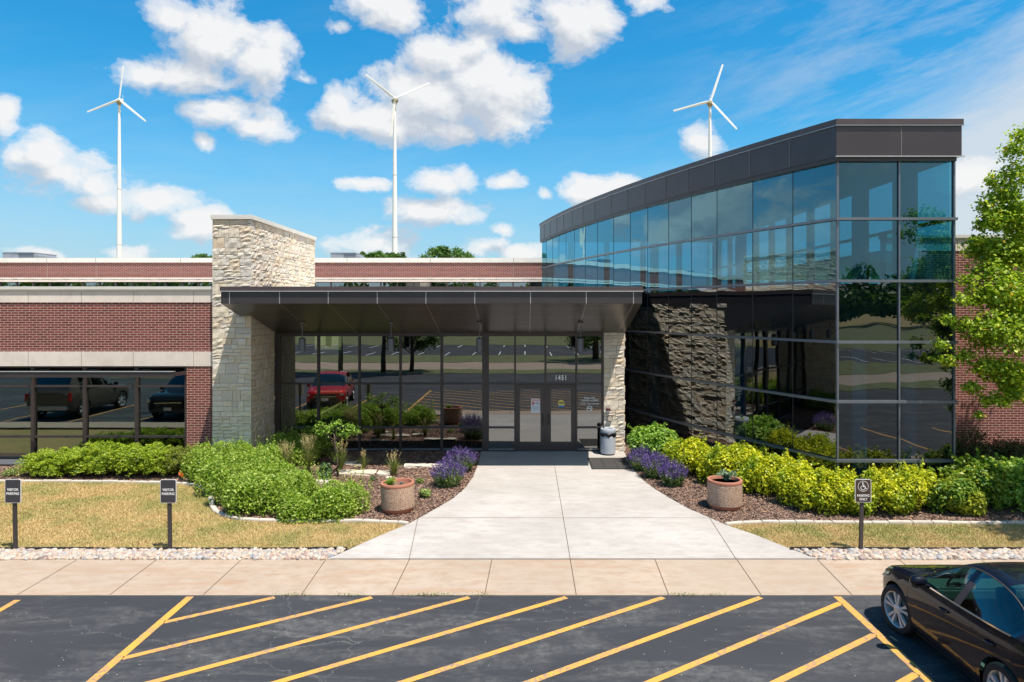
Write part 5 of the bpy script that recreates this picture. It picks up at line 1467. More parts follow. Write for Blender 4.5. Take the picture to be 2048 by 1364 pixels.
plain_tree(-26, -20, 8, 3.0, .2, 'shade tree mirrored in the office windows', 46)
# wood on the horizon behind the camera
rg = np.random.default_rng(8); n = 60000; ang = rg.uniform(PI*1.02, PI*1.98, n); k = rg.integers(0, 160, n); ka = np.sort(rg.uniform(PI*1.0, PI*2.0, 160)); kr = rg.uniform(150, 200, 160); kh = rg.uniform(9, 17, 160)
d = rg.normal(size=(n, 3)); d /= np.linalg.norm(d, axis=1, keepdims=True)
p = np.stack([np.cos(ka[k])*kr[k] + d[:, 0]*5, np.sin(ka[k])*kr[k] + d[:, 1]*5, kh[k]*(.5+.5*np.abs(d[:, 2])) * rg.uniform(.2, 1, n)**.4], 1)
V, Fc = leaves(p, d+rg.normal(size=d.shape)*.4, 1.6*rg.uniform(.6, 1.3, n), .8, rg)
tag(mesh_np('woods', V, Fc, M['lf_far']), 'far line of woods mirrored in the clerestory windows', 'woods', kind='stuff')

# ================================================================== WIND TURBINES
def turbine(uh, vh, ut, D, R, angs, label, nac=0.0):
    x, zh = PX(uh, D), PZ(vh, D); xt = PX(ut, D)
    t = empty('wind_turbine', (xt, D, 0), 0, label, 'wind turbine', 'white wind turbines beyond the roofs')
    mb = MB(); prof = [(.95, 0), (.62, 25), (.42, zh*.8), (.30, zh-1.1)]; mb.lathe(prof, 0, 0, 28); mb.build('tower', M['turbine'], t, smooth=30)
    mb = MB()
    for zz in (22.5, 38): 
        r_ = np.interp(zz, [p[1] for p in prof], [p[0] for p in prof]); mb.lathe([(r_+.02, zz), (r_+.02, zz+.12)], 0, 0, 24)
    mb.build('flange', M['alu_light'], t)
    mb = MB(); mb.lathe([(.34, zh-1.1), (.50, zh-.75), (.85, zh-.2), (.9, zh)], 0, 0, 24); mb.build('yaw_collar', M['turbine_dark'], t, smooth=30)
    hx = x - xt
    # nacelle: rounded body between tower and rotor
    mb = MB(); pts = [(-1.45+0, .05), (-1.2, .35), (-.4, .62), (.5, .62), (1.1, .40), (1.35, .12)]
    d_ = Vector((math.cos(nac), math.sin(nac), 0)); n_ = Vector((-d_.y, d_.x, 0)); seg = 16; n0 = 0
    for (s_, r_) in pts:
        for k in range(seg):
            a = 2*PI*k/seg; q = d_*s_ + n_*(r_*math.cos(a)) + Vector((0, 0, zh+.25 + r_*.72*math.sin(a))); mb.v.append(tuple(q))
    for i in range(len(pts)-1):
        for k in range(seg): a = i*seg+k; b = i*seg+(k+1)%seg; mb.face((a, b, b+seg, a+seg))
    mb.face(range(seg)); mb.face([(len(pts)-1)*seg+k for k in range(seg)])
    mb.build('nacelle', M['turbine'], t, smooth=True)
    hub = Vector((hx, -1.0, zh+.2)); mb = MB(); mb.lathe([(.0, -.5), (.3, -.42), (.45, -.1), (.45, .35)], hub.x, hub.z, 20, axis='y', z0=hub.y); mb.build('hub', M['turbine'], t, smooth=40)
    mb = MB(); mb.tube([(d_.x*-1.2, d_.y*-1.2, zh+.4), (d_.x*-1.2, d_.y*-1.2, zh+1.7)], .05, 5); mb.build('wind_sensor', M['turbine'], t)
    for a in angs:
        a = math.radians(a); e = Vector((math.cos(a), 0, math.sin(a))); w = Vector((-e.z, 0, e.x)); f_ = Vector((0, 1, 0)); mb = MB()
        sec = [(.3, .26, .22), (1.2, .50, .18), (3.2, .50, .12), (6.5, .43, .07), (R-.15, .36, .04), (R, .30, .02)]
        for (s_, c_, th) in sec:
            tw_ = .35*(1-s_/R); cdir = (w*math.cos(tw_) + f_*math.sin(tw_)); tdir = (f_*math.cos(tw_) - w*math.sin(tw_))
            for (ca, tb) in ((-1, 0), (-.5, 1), (.3, .8), (1, 0), (.3, -.5), (-.5, -.5)): mb.v.append(tuple(hub + e*s_ + cdir*(ca*c_*.62) + tdir*(tb*th)))
        for i in range(len(sec)-1):
            for k in range(6): q = i*6+k; b = i*6+(k+1)%6; mb.face((q, b, b+6, q+6))
        mb.face(range(6)); mb.face([(len(sec)-1)*6+k for k in range(6)])
        mb.build('blade', M['turbine'], t, smooth=50)
turbine(242.5, 203, 238.5, 190, 9.5, (201, -39, 83), 'white wind turbine at the left with one blade pointing straight up', 2.9)
turbine(791.5, 201, 789.5, 170, 9.5, (141, 24, 263), 'white wind turbine in the middle with two blades raised in a wide V', 2.2)
turbine(1419, 206, 1420, 169.5, 9.5, (195, 71.5, -47), 'white wind turbine at the right rising over the atrium roof', 1.3)

# rooftop units
def unit(u0, u1, vt, D, label, stub=True):
    x0, x1, zt_ = PX(u0, D), PX(u1, D), PZ(vt, D); t = empty('rooftop_unit', ((x0+x1)/2, D, 7.0), 0, label, 'rooftop unit', 'grey rooftop air units'); w = x1-x0
    z0 = .08; z1 = zt_-7.0; xa, xb = -w/2, w/2
    mb = MB(); mb.box(xa, xa+w*.46, 0, 2.2, z0, z1-.04); mb.build('casing', M['roof_unit'], t, bevel=.01)
    mb = MB(); mb.box(xa+w*.465, xb-w*.15, .02, 2.2, z0, z1-.04); mb.build('louvre_panel', M['alu'], t)
    mb = MB(); mb.box(xa-.03, xb-w*.15+.03, -.03, 2.25, z1-.04, z1); mb.build('lid', M['alu_light'], t)
    mb = MB(); mb.hexa([(xb-w*.15, .1, z0), (xb, .1, z0), (xb, 2.0, z0), (xb-w*.15, 2.0, z0), (xb-w*.15, .1, z1-.06), (xb-.02, .1, z1-.22), (xb-.02, 2.0, z1-.22), (xb-w*.15, 2.0, z1-.06)]); mb.build('intake_hood', M['roof_unit'], t)
    mb = MB(); mb.box(xa, xb, .1, 2.1, 0, z0); mb.build('curb', M['alu'], t)
unit(5, 75, 504.3, 43, 'grey rooftop unit over the rear block at the far left')
unit(661, 719, 505, 43, 'grey rooftop unit over the rear block right of the stone tower')

# lamp post of the car park (behind the camera; mirrored)
t = empty('lamp_post', (-14.2, 6.0, 0), 0, 'car park lamp post on a round concrete base mirrored in the office window', 'street lamp')
mb = MB(); mb.lathe([(.3, 0), (.3, .75), (.26, .78)], 0, 0, 24); mb.build('base', M['kerb_stone'], t, smooth=30)
mb = MB(); mb.box(-.06, .06, -.06, .06, .78, 8.5); mb.build('pole', M['bronze'], t)
for s in (-1, 1):
    mb = MB(); mb.box(.1 if s > 0 else -.75, .75 if s > 0 else -.1, -.17, .17, 8.35, 8.5); mb.box(min(0, s*.1), max(0, s*.1), -.04, .04, 8.4, 8.46); mb.build('lamp_head', M['bronze'], t)

# ================================================================== CARS
def interp(tab, s):
    return float(np.interp(s, [p[0] for p in tab], [p[1] for p in tab]))
def smooth_tab(tab):
    xs = np.array([p[0] for p in tab]); ys = np.array([p[1] for p in tab])
    def f(s):
        s = min(max(s, xs[0]), xs[-1]); i = int(np.clip(np.searchsorted(xs, s)-1, 0, len(xs)-2))
        h = xs[i+1]-xs[i]; t = (s-xs[i])/h
        dl = [(ys[j+1]-ys[j])/(xs[j+1]-xs[j]) for j in range(len(xs)-1)]
        def m(j):
            if j == 0: return dl[0]
            if j == len(xs)-1: return dl[-1]
            a, b = dl[j-1], dl[j]
            return 0 if a*b <= 0 else 2*a*b/(a+b)
        m0, m1 = m(i), m(i+1)
        return float((2*t**3-3*t**2+1)*ys[i]+(t**3-2*t**2+t)*h*m0+(-2*t**3+3*t**2)*ys[i+1]+(t**3-t**2)*h*m1)
    return f
M['carglass'] = mk_glass('car_glass', 0.04, (0.26, 0.50, 0.44), 0.0, 0.42)
M['carglass_dark'] = mk_glass('dark_car_glass', 0.10, (0.05, 0.07, 0.07), 0.0, 0.5)
M['tyre'] = pmat('tyre', (0.018, 0.018, 0.019), 0.8, bump=.3, bscale=90); M['rim'] = pmat('alloy_rim', (0.62, 0.63, 0.65), 0.30, 0.35, 0.04)
M['chrome'] = pmat('chrome', (0.75, 0.76, 0.78), 0.10, 1.0, 0.02); M['lamp_glass'] = pmat('headlamp', (0.55, 0.58, 0.6), 0.08, 0.5, 0.1, 20); M['tail'] = pmat('tail_lamp', (0.35, 0.01, 0.01), 0.15)
M['cabin'] = pmat('cabin_trim', (0.16, 0.16, 0.155), 0.8); M['cabin_dark'] = pmat('cabin_dark', (0.02, 0.02, 0.02), 0.8)
def carpaint(name, col, fl=.3):
    m, nt, b = new_mat(name); b.inputs['Base Color'].default_value = (*col, 1); b.inputs['Metallic'].default_value = fl; b.inputs['Roughness'].default_value = .45; b.inputs['Specular IOR Level'].default_value = .1
    n = nt.noise(nt.coord(), 900, 1); nt.put(b.inputs['Normal'], nt.bump(n, .04, .001))
    b.inputs['Coat Weight'].default_value = 1.0; b.inputs['Coat IOR'].default_value = 1.33; b.inputs['Coat Roughness'].default_value = .015
    return m
def make_car(loc, rz, label, spec, paint, glass, detail=True, group=None):
    """car frame: x = along the length (0 front .. L rear), y = half width; front looks to local -X"""
    L, W, wr, wx0, wx1 = spec['L'], spec['W'], spec['wr'], spec['w0'], spec['w1']
    ztop, belt, wbelt, wedge = (smooth_tab(spec[k]) for k in ('ztop', 'belt', 'wbelt', 'wedge'))
    zlow = smooth_tab(spec['zlow'])
    t = empty('parked_car', loc, rz, label, 'car', group)
    NS = 150 if detail else 70
    ss = sorted(set([L*i/NS for i in range(NS+1)] + spec['cuts']))
    ss = [s for i, s in enumerate(ss)]
    NLow, NG, NR = (14, 5, 6) if detail else (9, 3, 4)
    secs = []
    for s in ss:
        zt_, zb_, wb, we, zl = ztop(s), belt(s), wbelt(s), wedge(s), zlow(s)
        wm = min(W/2, wb*1.055)
        low = [(0, zl), (wm*.84, zl), (wm*.955, zl+.07), (wm*.985, zl+.22), (wm*1.0, zl+(zb_-zl)*.62), (wm*.992, zl+(zb_-zl)*.82), (wb, zb_)]
        tx = [0]; 
        for i in range(1, len(low)): tx.append(tx[-1] + math.hypot(low[i][0]-low[i-1][0], low[i][1]-low[i-1][1]))
        fy = smooth_tab([(tx[i], low[i][0]) for i in range(len(low))]); fz_ = smooth_tab([(tx[i], low[i][1]+i*1e-7) for i in range(len(low))])
        pts = [(0, zl)] + [(fy(q), fz_(q)) for q in np.linspace(tx[1], tx[-1], NLow)]
        zr = zt_ - spec['crown'](s)
        for i in range(1, NG+1):
            f = i/NG; bow = .035*math.sin(f*PI)*(1 if zr-zb_ > .15 else 0)
            pts.append((wb + (we-wb)*f + bow*.5, zb_ + (zr-zb_)*f))
        for i in range(1, NR+1):
            f = i/NR; a = f*PI/2
            pts.append((we*math.cos(a)**.9 if i < NR else 0, zr + (zt_-zr)*math.sin(a)))
        secs.append(pts)
    NP = len(secs[0]); jb, je = NLow, NLow+NG
    V = []; idx = {}
    for i, s in enumerate(ss):
        for j, (y, z) in enumerate(secs[i]):
            idx[(i, j, 0)] = len(V); V.append((s, -y, z))
            if y < 1e-6: idx[(i, j, 1)] = idx[(i, j, 0)]
            else: idx[(i, j, 1)] = len(V); V.append((s, y, z))
    def cat_of(i, j):
        s = (ss[i]+ss[min(i+1, len(ss)-1)])/2
        if jb <= j < je:
            f0 = (belt(s), ztop(s)-spec['crown'](s))
            for (a, b) in spec['side']:
                if a <= s <= b and f0[1]-f0[0] > .05: return 'side_window %g' % a
            return 'body'
        if j >= je:
            if spec['ws'][0] <= s <= spec['ws'][1]: return 'windscreen'
            if spec['rw'][0] <= s <= spec['rw'][1]: return 'rear_window'
        return 'body'
    groups = {}
    for i in range(len(ss)-1):
        for j in range(NP-1):
            for sd in (0, 1):
                q = [idx[(i, j, sd)], idx[(i+1, j, sd)], idx[(i+1, j+1, sd)], idx[(i, j+1, sd)]]
                q = list(dict.fromkeys(q))
                if len(q) < 3: continue
                cn = cat_of(i, j)
                groups.setdefault(cn + (' %d' % sd if cn.startswith('side') else ''), []).append(q)
    for e_ in (0, len(ss)-1):
        ring = [idx[(e_, j, 0)] for j in range(NP)] + [idx[(e_, j, 1)] for j in range(NP-2, 0, -1)]
        groups['body'].append(list(dict.fromkeys(ring)))
    for nm, fs in groups.items():
        nm = nm.split()[0]
        bm = bmesh.new(); mp = {}
        for q in fs:
            vs = []
            for k in q:
                if k not in mp: mp[k] = bm.verts.new(V[k])
                vs.append(mp[k])
            try: bm.faces.new(vs)
            except ValueError: pass
        bmesh.ops.recalc_face_normals(bm, faces=bm.faces)
        if nm == 'body':
            # wheel arches cut out of the shell
            for wx in (wx0, wx1):
                R_ = wr*1.14; K = 28
                geo = [f for f in bm.faces if abs(f.calc_center_median().x - wx) < R_*1.3 and f.calc_center_median().z < wr+R_*1.3]
                for k in range(K):
                    a = 2*PI*k/K; co = Vector((wx+R_*math.cos(a), 0, wr+R_*math.sin(a))); no = Vector((math.cos(a), 0, math.sin(a)))
                    geo = [f for f in bm.faces if abs(f.calc_center_median().x - wx) < R_*1.4 and f.calc_center_median().z < wr+R_*1.4]
                    es = {e for f in geo for e in f.edges}; vs = {v for f in geo for v in f.verts}
                    bmesh.ops.bisect_plane(bm, geom=list(vs)+list(es)+geo, plane_co=co, plane_no=no, dist=1e-4)
                kill = [f for f in bm.faces if (Vector((f.calc_center_median().x-wx, f.calc_center_median().z-wr)).length < R_*.995) and abs(f.calc_center_median().y) > W*.22]
                bmesh.ops.delete(bm, geom=kill, context='FACES')
        me = bpy.data.meshes.new(nm); bm.to_mesh(me); bm.free()
        for p in me.polygons: p.use_smooth = True
        me.set_sharp_from_angle(angle=math.radians(32))
        link(nm, me, paint if nm == 'body' else glass, t)
    # arch liners
    for wx in (wx0, wx1):
        for sd in (-1, 1):
            mb = MB(); K = 20; R_ = wr*1.15; y0, y1 = sd*(W/2*.93), sd*(W/2-.32)
            for k in range(K):
                a, b = PI*(-.12+1.24*k/K), PI*(-.12+1.24*(k+1)/K)
                mb.quad((wx+R_*math.cos(a), y0, wr+R_*math.sin(a)), (wx+R_*math.cos(b), y0, wr+R_*math.sin(b)), (wx+R_*math.cos(b), y1, wr+R_*math.sin(b)), (wx+R_*math.cos(a), y1, wr+R_*math.sin(a)))
            mb.poly([(wx+R_*math.cos(PI*(-.12+1.24*k/K)), y1, wr+R_*math.sin(PI*(-.12+1.24*k/K))) for k in range(K+1)])
            mb.build('arch_liner', M['cabin_dark'], t, fix=False)
    # wheels
    for wi, wx in enumerate((wx0, wx1)):
        for sd in (-1, 1):
            yo = sd*(W/2-.012); st = spec.get('steer', 0) if wi == 0 else 0
            w = empty('wheel', (wx, yo, wr)); w.parent = t; w.rotation_euler = (0, 0, st)
            def Y(q): return -sd*q
            mb = MB(); pr = [(wr*.735, .0), (wr*.765, -.006), (wr*.93, .0), (wr*.985, .018), (wr, .045), (wr, .16), (wr*.97, .19), (wr*.70, .20)]
            mb.lathe([(r_, Y(q)) for (r_, q) in pr], 0, 0, 44, axis='y', cap=False); mb.build('tyre', M['tyre'], w, smooth=35)
            mb = MB(); mb.lathe([(wr*.745, Y(-.002)), (wr*.75, Y(.008)), (wr*.705, Y(.016)), (wr*.69, Y(.06)), (wr*.60, Y(.18))], 0, 0, 44, axis='y', cap=False)
            nsp = spec.get('spokes', 5)
            for k in range(nsp):
                for o_ in ((-.13, .13) if detail else (0,)):
                    a = 2*PI*k/nsp + PI/2 + o_*.95; a2 = 2*PI*k/nsp + PI/2 + o_*1.55; hw = .017 if detail else .035
                    p0 = Vector((math.cos(a)*wr*.10, Y(.022), math.sin(a)*wr*.10)); p1 = Vector((math.cos(a2)*wr*.71, Y(.016), math.sin(a2)*wr*.71))
                    d_ = (p1-p0).normalized(); n_ = Vector((-d_.z, 0, d_.x)); b_ = Vector((0, Y(.035), 0))
                    mb.hexa([p0-n_*hw*.8+b_, p1-n_*hw*1.5+b_, p1+n_*hw*1.5+b_, p0+n_*hw*.8+b_, p0-n_*hw*.6, p1-n_*hw*1.2, p1+n_*hw*1.2, p0+n_*hw*.6])
            mb.lathe([(wr*.0, Y(.012)), (wr*.14, Y(.015)), (wr*.20, Y(.024)), (wr*.20, Y(.06))], 0, 0, 24, axis='y', cap=False)
            mb.build('rim', M['rim'], w, smooth=30)
            mb = MB(); mb.lathe([(wr*.0, Y(.075)), (wr*.50, Y(.075)), (wr*.50, Y(.09))], 0, 0, 28, axis='y'); mb.build('brake_disc', M['alu'], w)
    # cabin
    c0, c1 = spec['cab']; zb_ = belt((c0+c1)/2)
    mb = MB(); mb.box(c0, c1, -W*.42, W*.42, .30, .36); mb.box(c0-.2, c0+.28, -W*.41, W*.41, zb_-.22, zb_-.06)
    mb.build('dashboard', M['cabin'], t, bevel=.03)
    mb = MB()
    for sx in spec['seats']:
        for sd in (-1, 1):
            y = sd*W*.21; mb.box(sx-.42, sx+.08, y-.24, y+.24, .36, .56); mb.hexa([(sx+.02, y-.23, .5), (sx+.02, y+.23, .5), (sx+.14, y+.23, .5), (sx+.14, y-.23, .5), (sx+.22, y-.2, zb_+.12), (sx+.22, y+.2, zb_+.12), (sx+.3, y+.2, zb_+.12), (sx+.3, y-.2, zb_+.12)]); mb.box(sx+.23, sx+.31, y-.11, y+.11, zb_+.14, zb_+.28)
    mb.build('seat', M['cabin_dark'], t, bevel=.02)
    if detail:
        mb = MB(); cx_, cz_, cy_ = c0+.20, zb_-.03, -W*.21; ring = []
        for k in range(25):
            a = 2*PI*k/24; ring.append((cx_ + .06*math.sin(a)*1.0, cy_ + .16*math.cos(a), cz_ + .155*math.sin(a)))
        mb.tube(ring, .014, 6, cap=False); mb.tube([(cx_, cy_, cz_), (cx_-.2, cy_, cz_-.08)], .03, 6); mb.tube([ring[0], (cx_, cy_, cz_), ring[12]], .012, 5)
        mb.build('steering_wheel', M['cabin_dark'], t, smooth=True)
    return t, ss, secs, (jb, je), dict(belt=belt, wbelt=wbelt, wedge=wedge, ztop=ztop, zlow=zlow)

def strip(name, pts, w, th, mat, parent):
    """thin strip following points on a side (y outward sign from point)"""
    mb = MB()
    for i in range(len(pts)-1):
        a, b = Vector(pts[i]), Vector(pts[i+1]); s = 1 if a.y > 0 else -1; o = Vector((0, s*th, 0)); u_ = Vector((0, 0, w))
        mb.hexa([a-o, b-o, b+o, a+o, a-o+u_, b-o+u_, b+o+u_, a+o+u_])
    return mb.build(name, mat, parent, smooth=40)
def side_pt(fn, s, sd, z, out=.004):
    """approximate body side at height z"""
    zl, zb_ = fn['zlow'](s), fn['belt'](s); wb = fn['wbelt'](s); wm = wb*1.055
    tab = [(zl, wm*.84), (zl+.07, wm*.955), (zl+.22, wm*.985), (zl+(zb_-zl)*.62, wm), (zl+(zb_-zl)*.82, wm*.992), (zb_, wb)]
    return (s, sd*(interp(tab, z)+out), z)

# --- dark sedan, lower right
k = .80   # the stretch between the axles read off the photograph
Ls = 4.62*k
sp = dict(L=Ls, W=1.82, wr=.333, w0=.86*k+.04, w1=.86*k+.04+2.16, spokes=5, steer=0.16,
    ztop=[(0, .56), (.05, .66), (.22, .78), (.5, .875), (.95, .955), (1.12, .985), (1.32, 1.10), (1.55, 1.27), (1.78, 1.40), (2.0, 1.455), (2.2, 1.465), (2.45, 1.44), (2.75, 1.34), (3.0, 1.20), (3.18, 1.115), (3.4, 1.09), (3.62, 1.07), (Ls, .98)],
    belt=[(0, .50), (.06, .60), (.22, .72), (.5, .82), (.95, .905), (1.2, .94), (2.0, .97), (2.8, 1.01), (3.2, 1.04), (3.55, 1.03), (Ls, .93)],
    wbelt=[(0, .50), (.05, .62), (.16, .74), (.35, .815), (.7, .85), (1.2, .855), (2.2, .862), (3.0, .85), (3.4, .80), (3.6, .74), (Ls, .62)],
    wedge=[(0, .40), (.05, .52), (.16, .65), (.35, .73), (.7, .775), (1.1, .775), (1.3, .73), (1.7, .60), (2.1, .565), (2.6, .565), (3.0, .62), (3.3, .70), (3.6, .66), (Ls, .50)],
    zlow=[(0, .26), (.1, .20), (.5, .17), (3.2, .18), (3.6, .24), (Ls, .32)],
    crown=lambda s: .012 + .045*min(1, max(0, (s-1.0)/.7))*min(1, max(0, (3.3-s)/.3)),
    side=[(1.22, 2.00), (2.10, 3.02)], ws=(1.10, 1.80), rw=(2.52, 3.12), cuts=[1.10, 1.22, 1.80, 2.00, 2.10, 2.52, 3.02, 3.12], cab=(1.15, 2.95), seats=[1.95, 2.65])
M['paint_navy'] = carpaint('midnight_paint', (0.003, 0.004, 0.011), 0.0)
# front (local -X) points to world +Y: rotate by -90 deg; left flank (local -Y) points to world -X
car, ss, secs, jj, fn = make_car((6.17, 10.44, 0), -PI/2, 'glossy black sedan parked nose in at the lower right corner', sp, M['paint_navy'], M['carglass'])
for sd in (-1, 1):
    pts = [(s, sd*(fn['wbelt'](s)+.006), fn['belt'](s)-.004) for s in np.linspace(1.16, 2.98, 24)]
    strip('window_chrome', pts, .020, .006, M['chrome'], car)
    def roofpt(s): return (s, sd*(fn['wedge'](s)+.008), fn['ztop'](s)-sp['crown'](s)-.012)
    strip('window_trim', [roofpt(s) for s in np.linspace(1.28, 2.98, 30)], .014, .006, M['bronze'], car)
    # B pillar cover
    mb = MB(); s0, s1 = 1.985, 2.115
    for (a, b) in ((s0, s1),):
        p0, p1 = Vector((a, sd*(fn['wbelt'](a)+.006), fn['belt'](a)+.01)), Vector((b, sd*(fn['wbelt'](b)+.006), fn['belt'](b)+.01))
        q0, q1 = Vector((a+.05, sd*(fn['wedge'](a)+.012), fn['ztop'](a)-.075)), Vector((b+.03, sd*(fn['wedge'](b)+.012), fn['ztop'](b)-.075))
        m0, m1 = p0.lerp(q0, .5)+Vector((0, sd*.018, 0)), p1.lerp(q1, .5)+Vector((0, sd*.018, 0))
        mb.quad(p0, p1, m1, m0); mb.quad(m0, m1, q1, q0)
    mb.build('pillar_cover', M['bronze'], car, fix=False)
    # door handles, gaps
    for s in (1.86, 2.70):
        x_, y_, z_ = side_pt(fn, s, sd, .82, .012)
        mb = MB(); mb.tube([(x_-.085, y_-sd*.012, z_-.004), (x_-.06, y_+sd*.018, z_), (x_+.05, y_+sd*.02, z_+.006), (x_+.08, y_-sd*.012, z_+.006)], [.012, .016, .016, .010], 8)
        mb.build('door_handle', M['paint_navy'], car, smooth=True)
    for (s, zt_) in ((1.02, .86), (2.04, .95), (2.96, .90)):
        zs = np.linspace(.27, zt_, 14); off_ = .0022
        mb = MB()
        for i in range(len(zs)-1):
            sl = .10 if s > 2.9 else .02
            a = side_pt(fn, s + sl*math.sin((zs[i]-.27)*2.2), sd, zs[i], off_); b = side_pt(fn, s + sl*math.sin((zs[i+1]-.27)*2.2), sd, zs[i+1], off_)
            mb.quad((a[0]-.003, a[1], a[2]), (a[0]+.003, a[1], a[2]), (b[0]+.003, b[1], b[2]), (b[0]-.003, b[1], b[2]))
        mb.build('door_gap', M['cabin_dark'], car, fix=False)
    # mirror
    bm = bmesh.new(); bmesh.ops.create_uvsphere(bm, u_segments=20, v_segments=12, radius=1.0)
    for v in bm.verts:
        v.co = Vector((v.co.x*.085*(1.25 if v.co.x < 0 else .7), v.co.y*.115, v.co.z*.075*(1 if v.co.z > 0 else .8)))
    me = bpy.data.meshes.new('mirror'); bm.to_mesh(me); bm.free()
    for p in me.polygons: p.use_smooth = True
    o = link('mirror', me, M['paint_navy'], car); o.location = (1.44, sd*(fn['wbelt'](1.3)+.12), fn['belt'](1.3)+.07)
    mb = MB(); mb.tube([(1.46, sd*(fn['wbelt'](1.3)-.0), fn['belt'](1.3)+.01), (1.45, sd*(fn['wbelt'](1.3)+.08), fn['belt'](1.3)+.04)], [.03, .022], 8); mb.build('mirror_arm', M['paint_navy'], car, smooth=True)
    # headlamp, tail lamp
    mb = MB(); hp = []
    for (s, dz) in ((.06, -.06), (.17, -.015), (.34, .01), (.52, .0)):
        y_ = fn['wbelt'](s)*1.02; hp.append(((s-.03, sd*(y_+.022), fn['belt'](s)-.085+dz*.2), (s-.02, sd*(fn['wedge'](s)+.05), fn['belt'](s)+.022)))
    for i in range(len(hp)-1): mb.quad(hp[i][0], hp[i+1][0], hp[i+1][1], hp[i][1])
    mb.build('headlight', M['lamp_glass'], car, fix=False, smooth=True)
    mb = MB(); x_ = Ls-.02; y_ = fn['wbelt'](Ls-.05)
    mb.hexa([(x_-.12, sd*(y_*.98+.03), .78), (x_+.028, sd*y_*.98, .78), (x_+.028, sd*y_*.55, .80), (x_-.12, sd*y_*.6, .80), (x_-.12, sd*(y_*.98+.02), .90), (x_+.028, sd*y_*.95, .90), (x_+.028, sd*y_*.55, .90), (x_-.12, sd*y_*.6, .90)]); mb.build('tail_light', M['tail'], car)
mb = MB(); mb.box(-.012, .01, -.30, .30, .36, .50); mb.build('grille', M['cabin_dark'], car, bevel=.004)
mb = MB(); mb.box(-.02, .0, -.16, .16, .30, .345); mb.build('number_plate', M['sign_edge'], car)
for sd in (-1, 1): mb = MB(); mb.box(.9, 2.85, .765*sd-.025, .765*sd+.025, .15, .20); mb.build('sill', M['black_plastic'], car, bevel=.01)
for yy in (-.32, .25):
    mb = MB(); mb.tube([(1.05, yy, .99), (1.22, yy+.28, 1.06)], [.010, .006], 6); mb.build('wiper', M['black_plastic'], car)

# --- vehicles mirrored in the glazing
def suv_spec(L, W, Hh, wr, boxy=1.0, nose=.30):
    a, b, c_ = .20*L, .33*L, .41*L; r1 = (.97 if boxy else .92)*L; r0 = (.86 if boxy else .74)*L
    zb_ = Hh*.60; zh = Hh*.585
    return dict(L=L, W=W, wr=wr, w0=.185*L, w1=.80*L, spokes=6,
        ztop=[(0, zh*.78), (.02*L, zh*.90), (.08*L, zh*.97), (.22*L, zh*1.02), (.27*L, zh*1.06), (.34*L, Hh*.80), (.41*L, Hh*.965), (.5*L, Hh), (r0, Hh*.985), (r0+.06*L, Hh*.93), (r1, Hh*.70), (L, Hh*.60)],
        belt=[(0, zh*.70), (.03*L, zh*.84), (.1*L, zh*.92), (.25*L, zb_*.97), (.6*L, zb_), (.9*L, zb_*1.03), (L, zb_*.90)],
        wbelt=[(0, W*.36), (.02*L, W*.42), (.08*L, W*.465), (.3*L, W*.475), (.85*L, W*.475), (.95*L, W*.455), (L, W*.40)],
        wedge=[(0, W*.32), (.02*L, W*.37), (.08*L, W*.42), (.25*L, W*.43), (.41*L, W*.37), (.85*L, W*.375), (.95*L, W*.39), (L, W*.34)],
        zlow=[(0, .36), (.1*L, .28), (.9*L, .30), (L, .42)],
        crown=lambda s: .012+.05*min(1, max(0, (s-.28*L)/(.1*L))),
        side=[(.31*L, .475*L), (.50*L, .66*L), (.685*L, .84*L)], ws=(.265*L, .405*L), rw=(r0+.055*L, r1), cuts=[.31*L, .475*L, .5*L, .66*L, .685*L, .84*L, .265*L, .405*L, r0+.055*L, r1], cab=(.3*L, .9*L), seats=[.48*L, .68*L])
def suv(loc, rz, label, L, W, Hh, wr, paint, boxy, plate='', group='cars mirrored in the windows'):
    s_ = suv_spec(L, W, Hh, wr, boxy)
    t, ss, secs, jj, f_ = make_car(loc, rz, label, s_, paint, M['carglass_dark'], False, group)
    zg_ = Hh*.585
    mb = MB(); mb.box(-.03, .03, -W*.27, W*.27, zg_*.52, zg_*.80); mb.build('grille', M['cabin_dark'], t, bevel=.01)
    mb = MB(); mb.box(-.04, .0, -W*.28, W*.28, zg_*.66, zg_*.685); mb.build('grille_bar', M['chrome'], t)
    mb = MB(); mb.box(-.035, .10, -W*.38, W*.38, .36, .52); mb.build('bumper', M['black_plastic'], t, bevel=.02)
    mb = MB(); mb.box(L-.09, L+.06, -W*.42, W*.42, .42, .62); mb.build('rear_bumper', M['alu_light'] if boxy else M['black_plastic'], t, bevel=.02)
    mb = MB(); mb.box(-.05, -.03, -.16, .16, .44, .56); mb.build('number_plate', M['sign_edge'], t)
    for sd in (-1, 1):
        mb = MB(); mb.box(-.0, .16, sd*W*.43 - .10, sd*W*.43 + .03 if sd > 0 else sd*W*.43+.10, zg_*.70, zg_*.80) if sd > 0 else mb.box(-.0, .16, sd*W*.43-.03, sd*W*.43+.10, zg_*.70, zg_*.80)
        mb.build('headlight', M['lamp_glass'], t, bevel=.01)
        mb = MB(); mb.box(L-.16, L-.0, sd*W*.445-.05, sd*W*.445+.05, zg_*.70, zg_*1.0); mb.build('tail_light', M['tail'], t, bevel=.01)
        mb = MB(); mb.box(.285*L, .325*L, sd*(W*.475+.02) - (0 if sd > 0 else .16), sd*(W*.475+.02) + (.16 if sd > 0 else 0), zg_*1.02, zg_*1.02+.16); mb.build('mirror', paint if not boxy else M['black_plastic'], t, bevel=.03)
        strip('side_cladding', [side_pt(f_, s, sd, .42, .006) for s in np.linspace(.31*L, .68*L, 12)], .09, .006, M['black_plastic'], t)
    return t
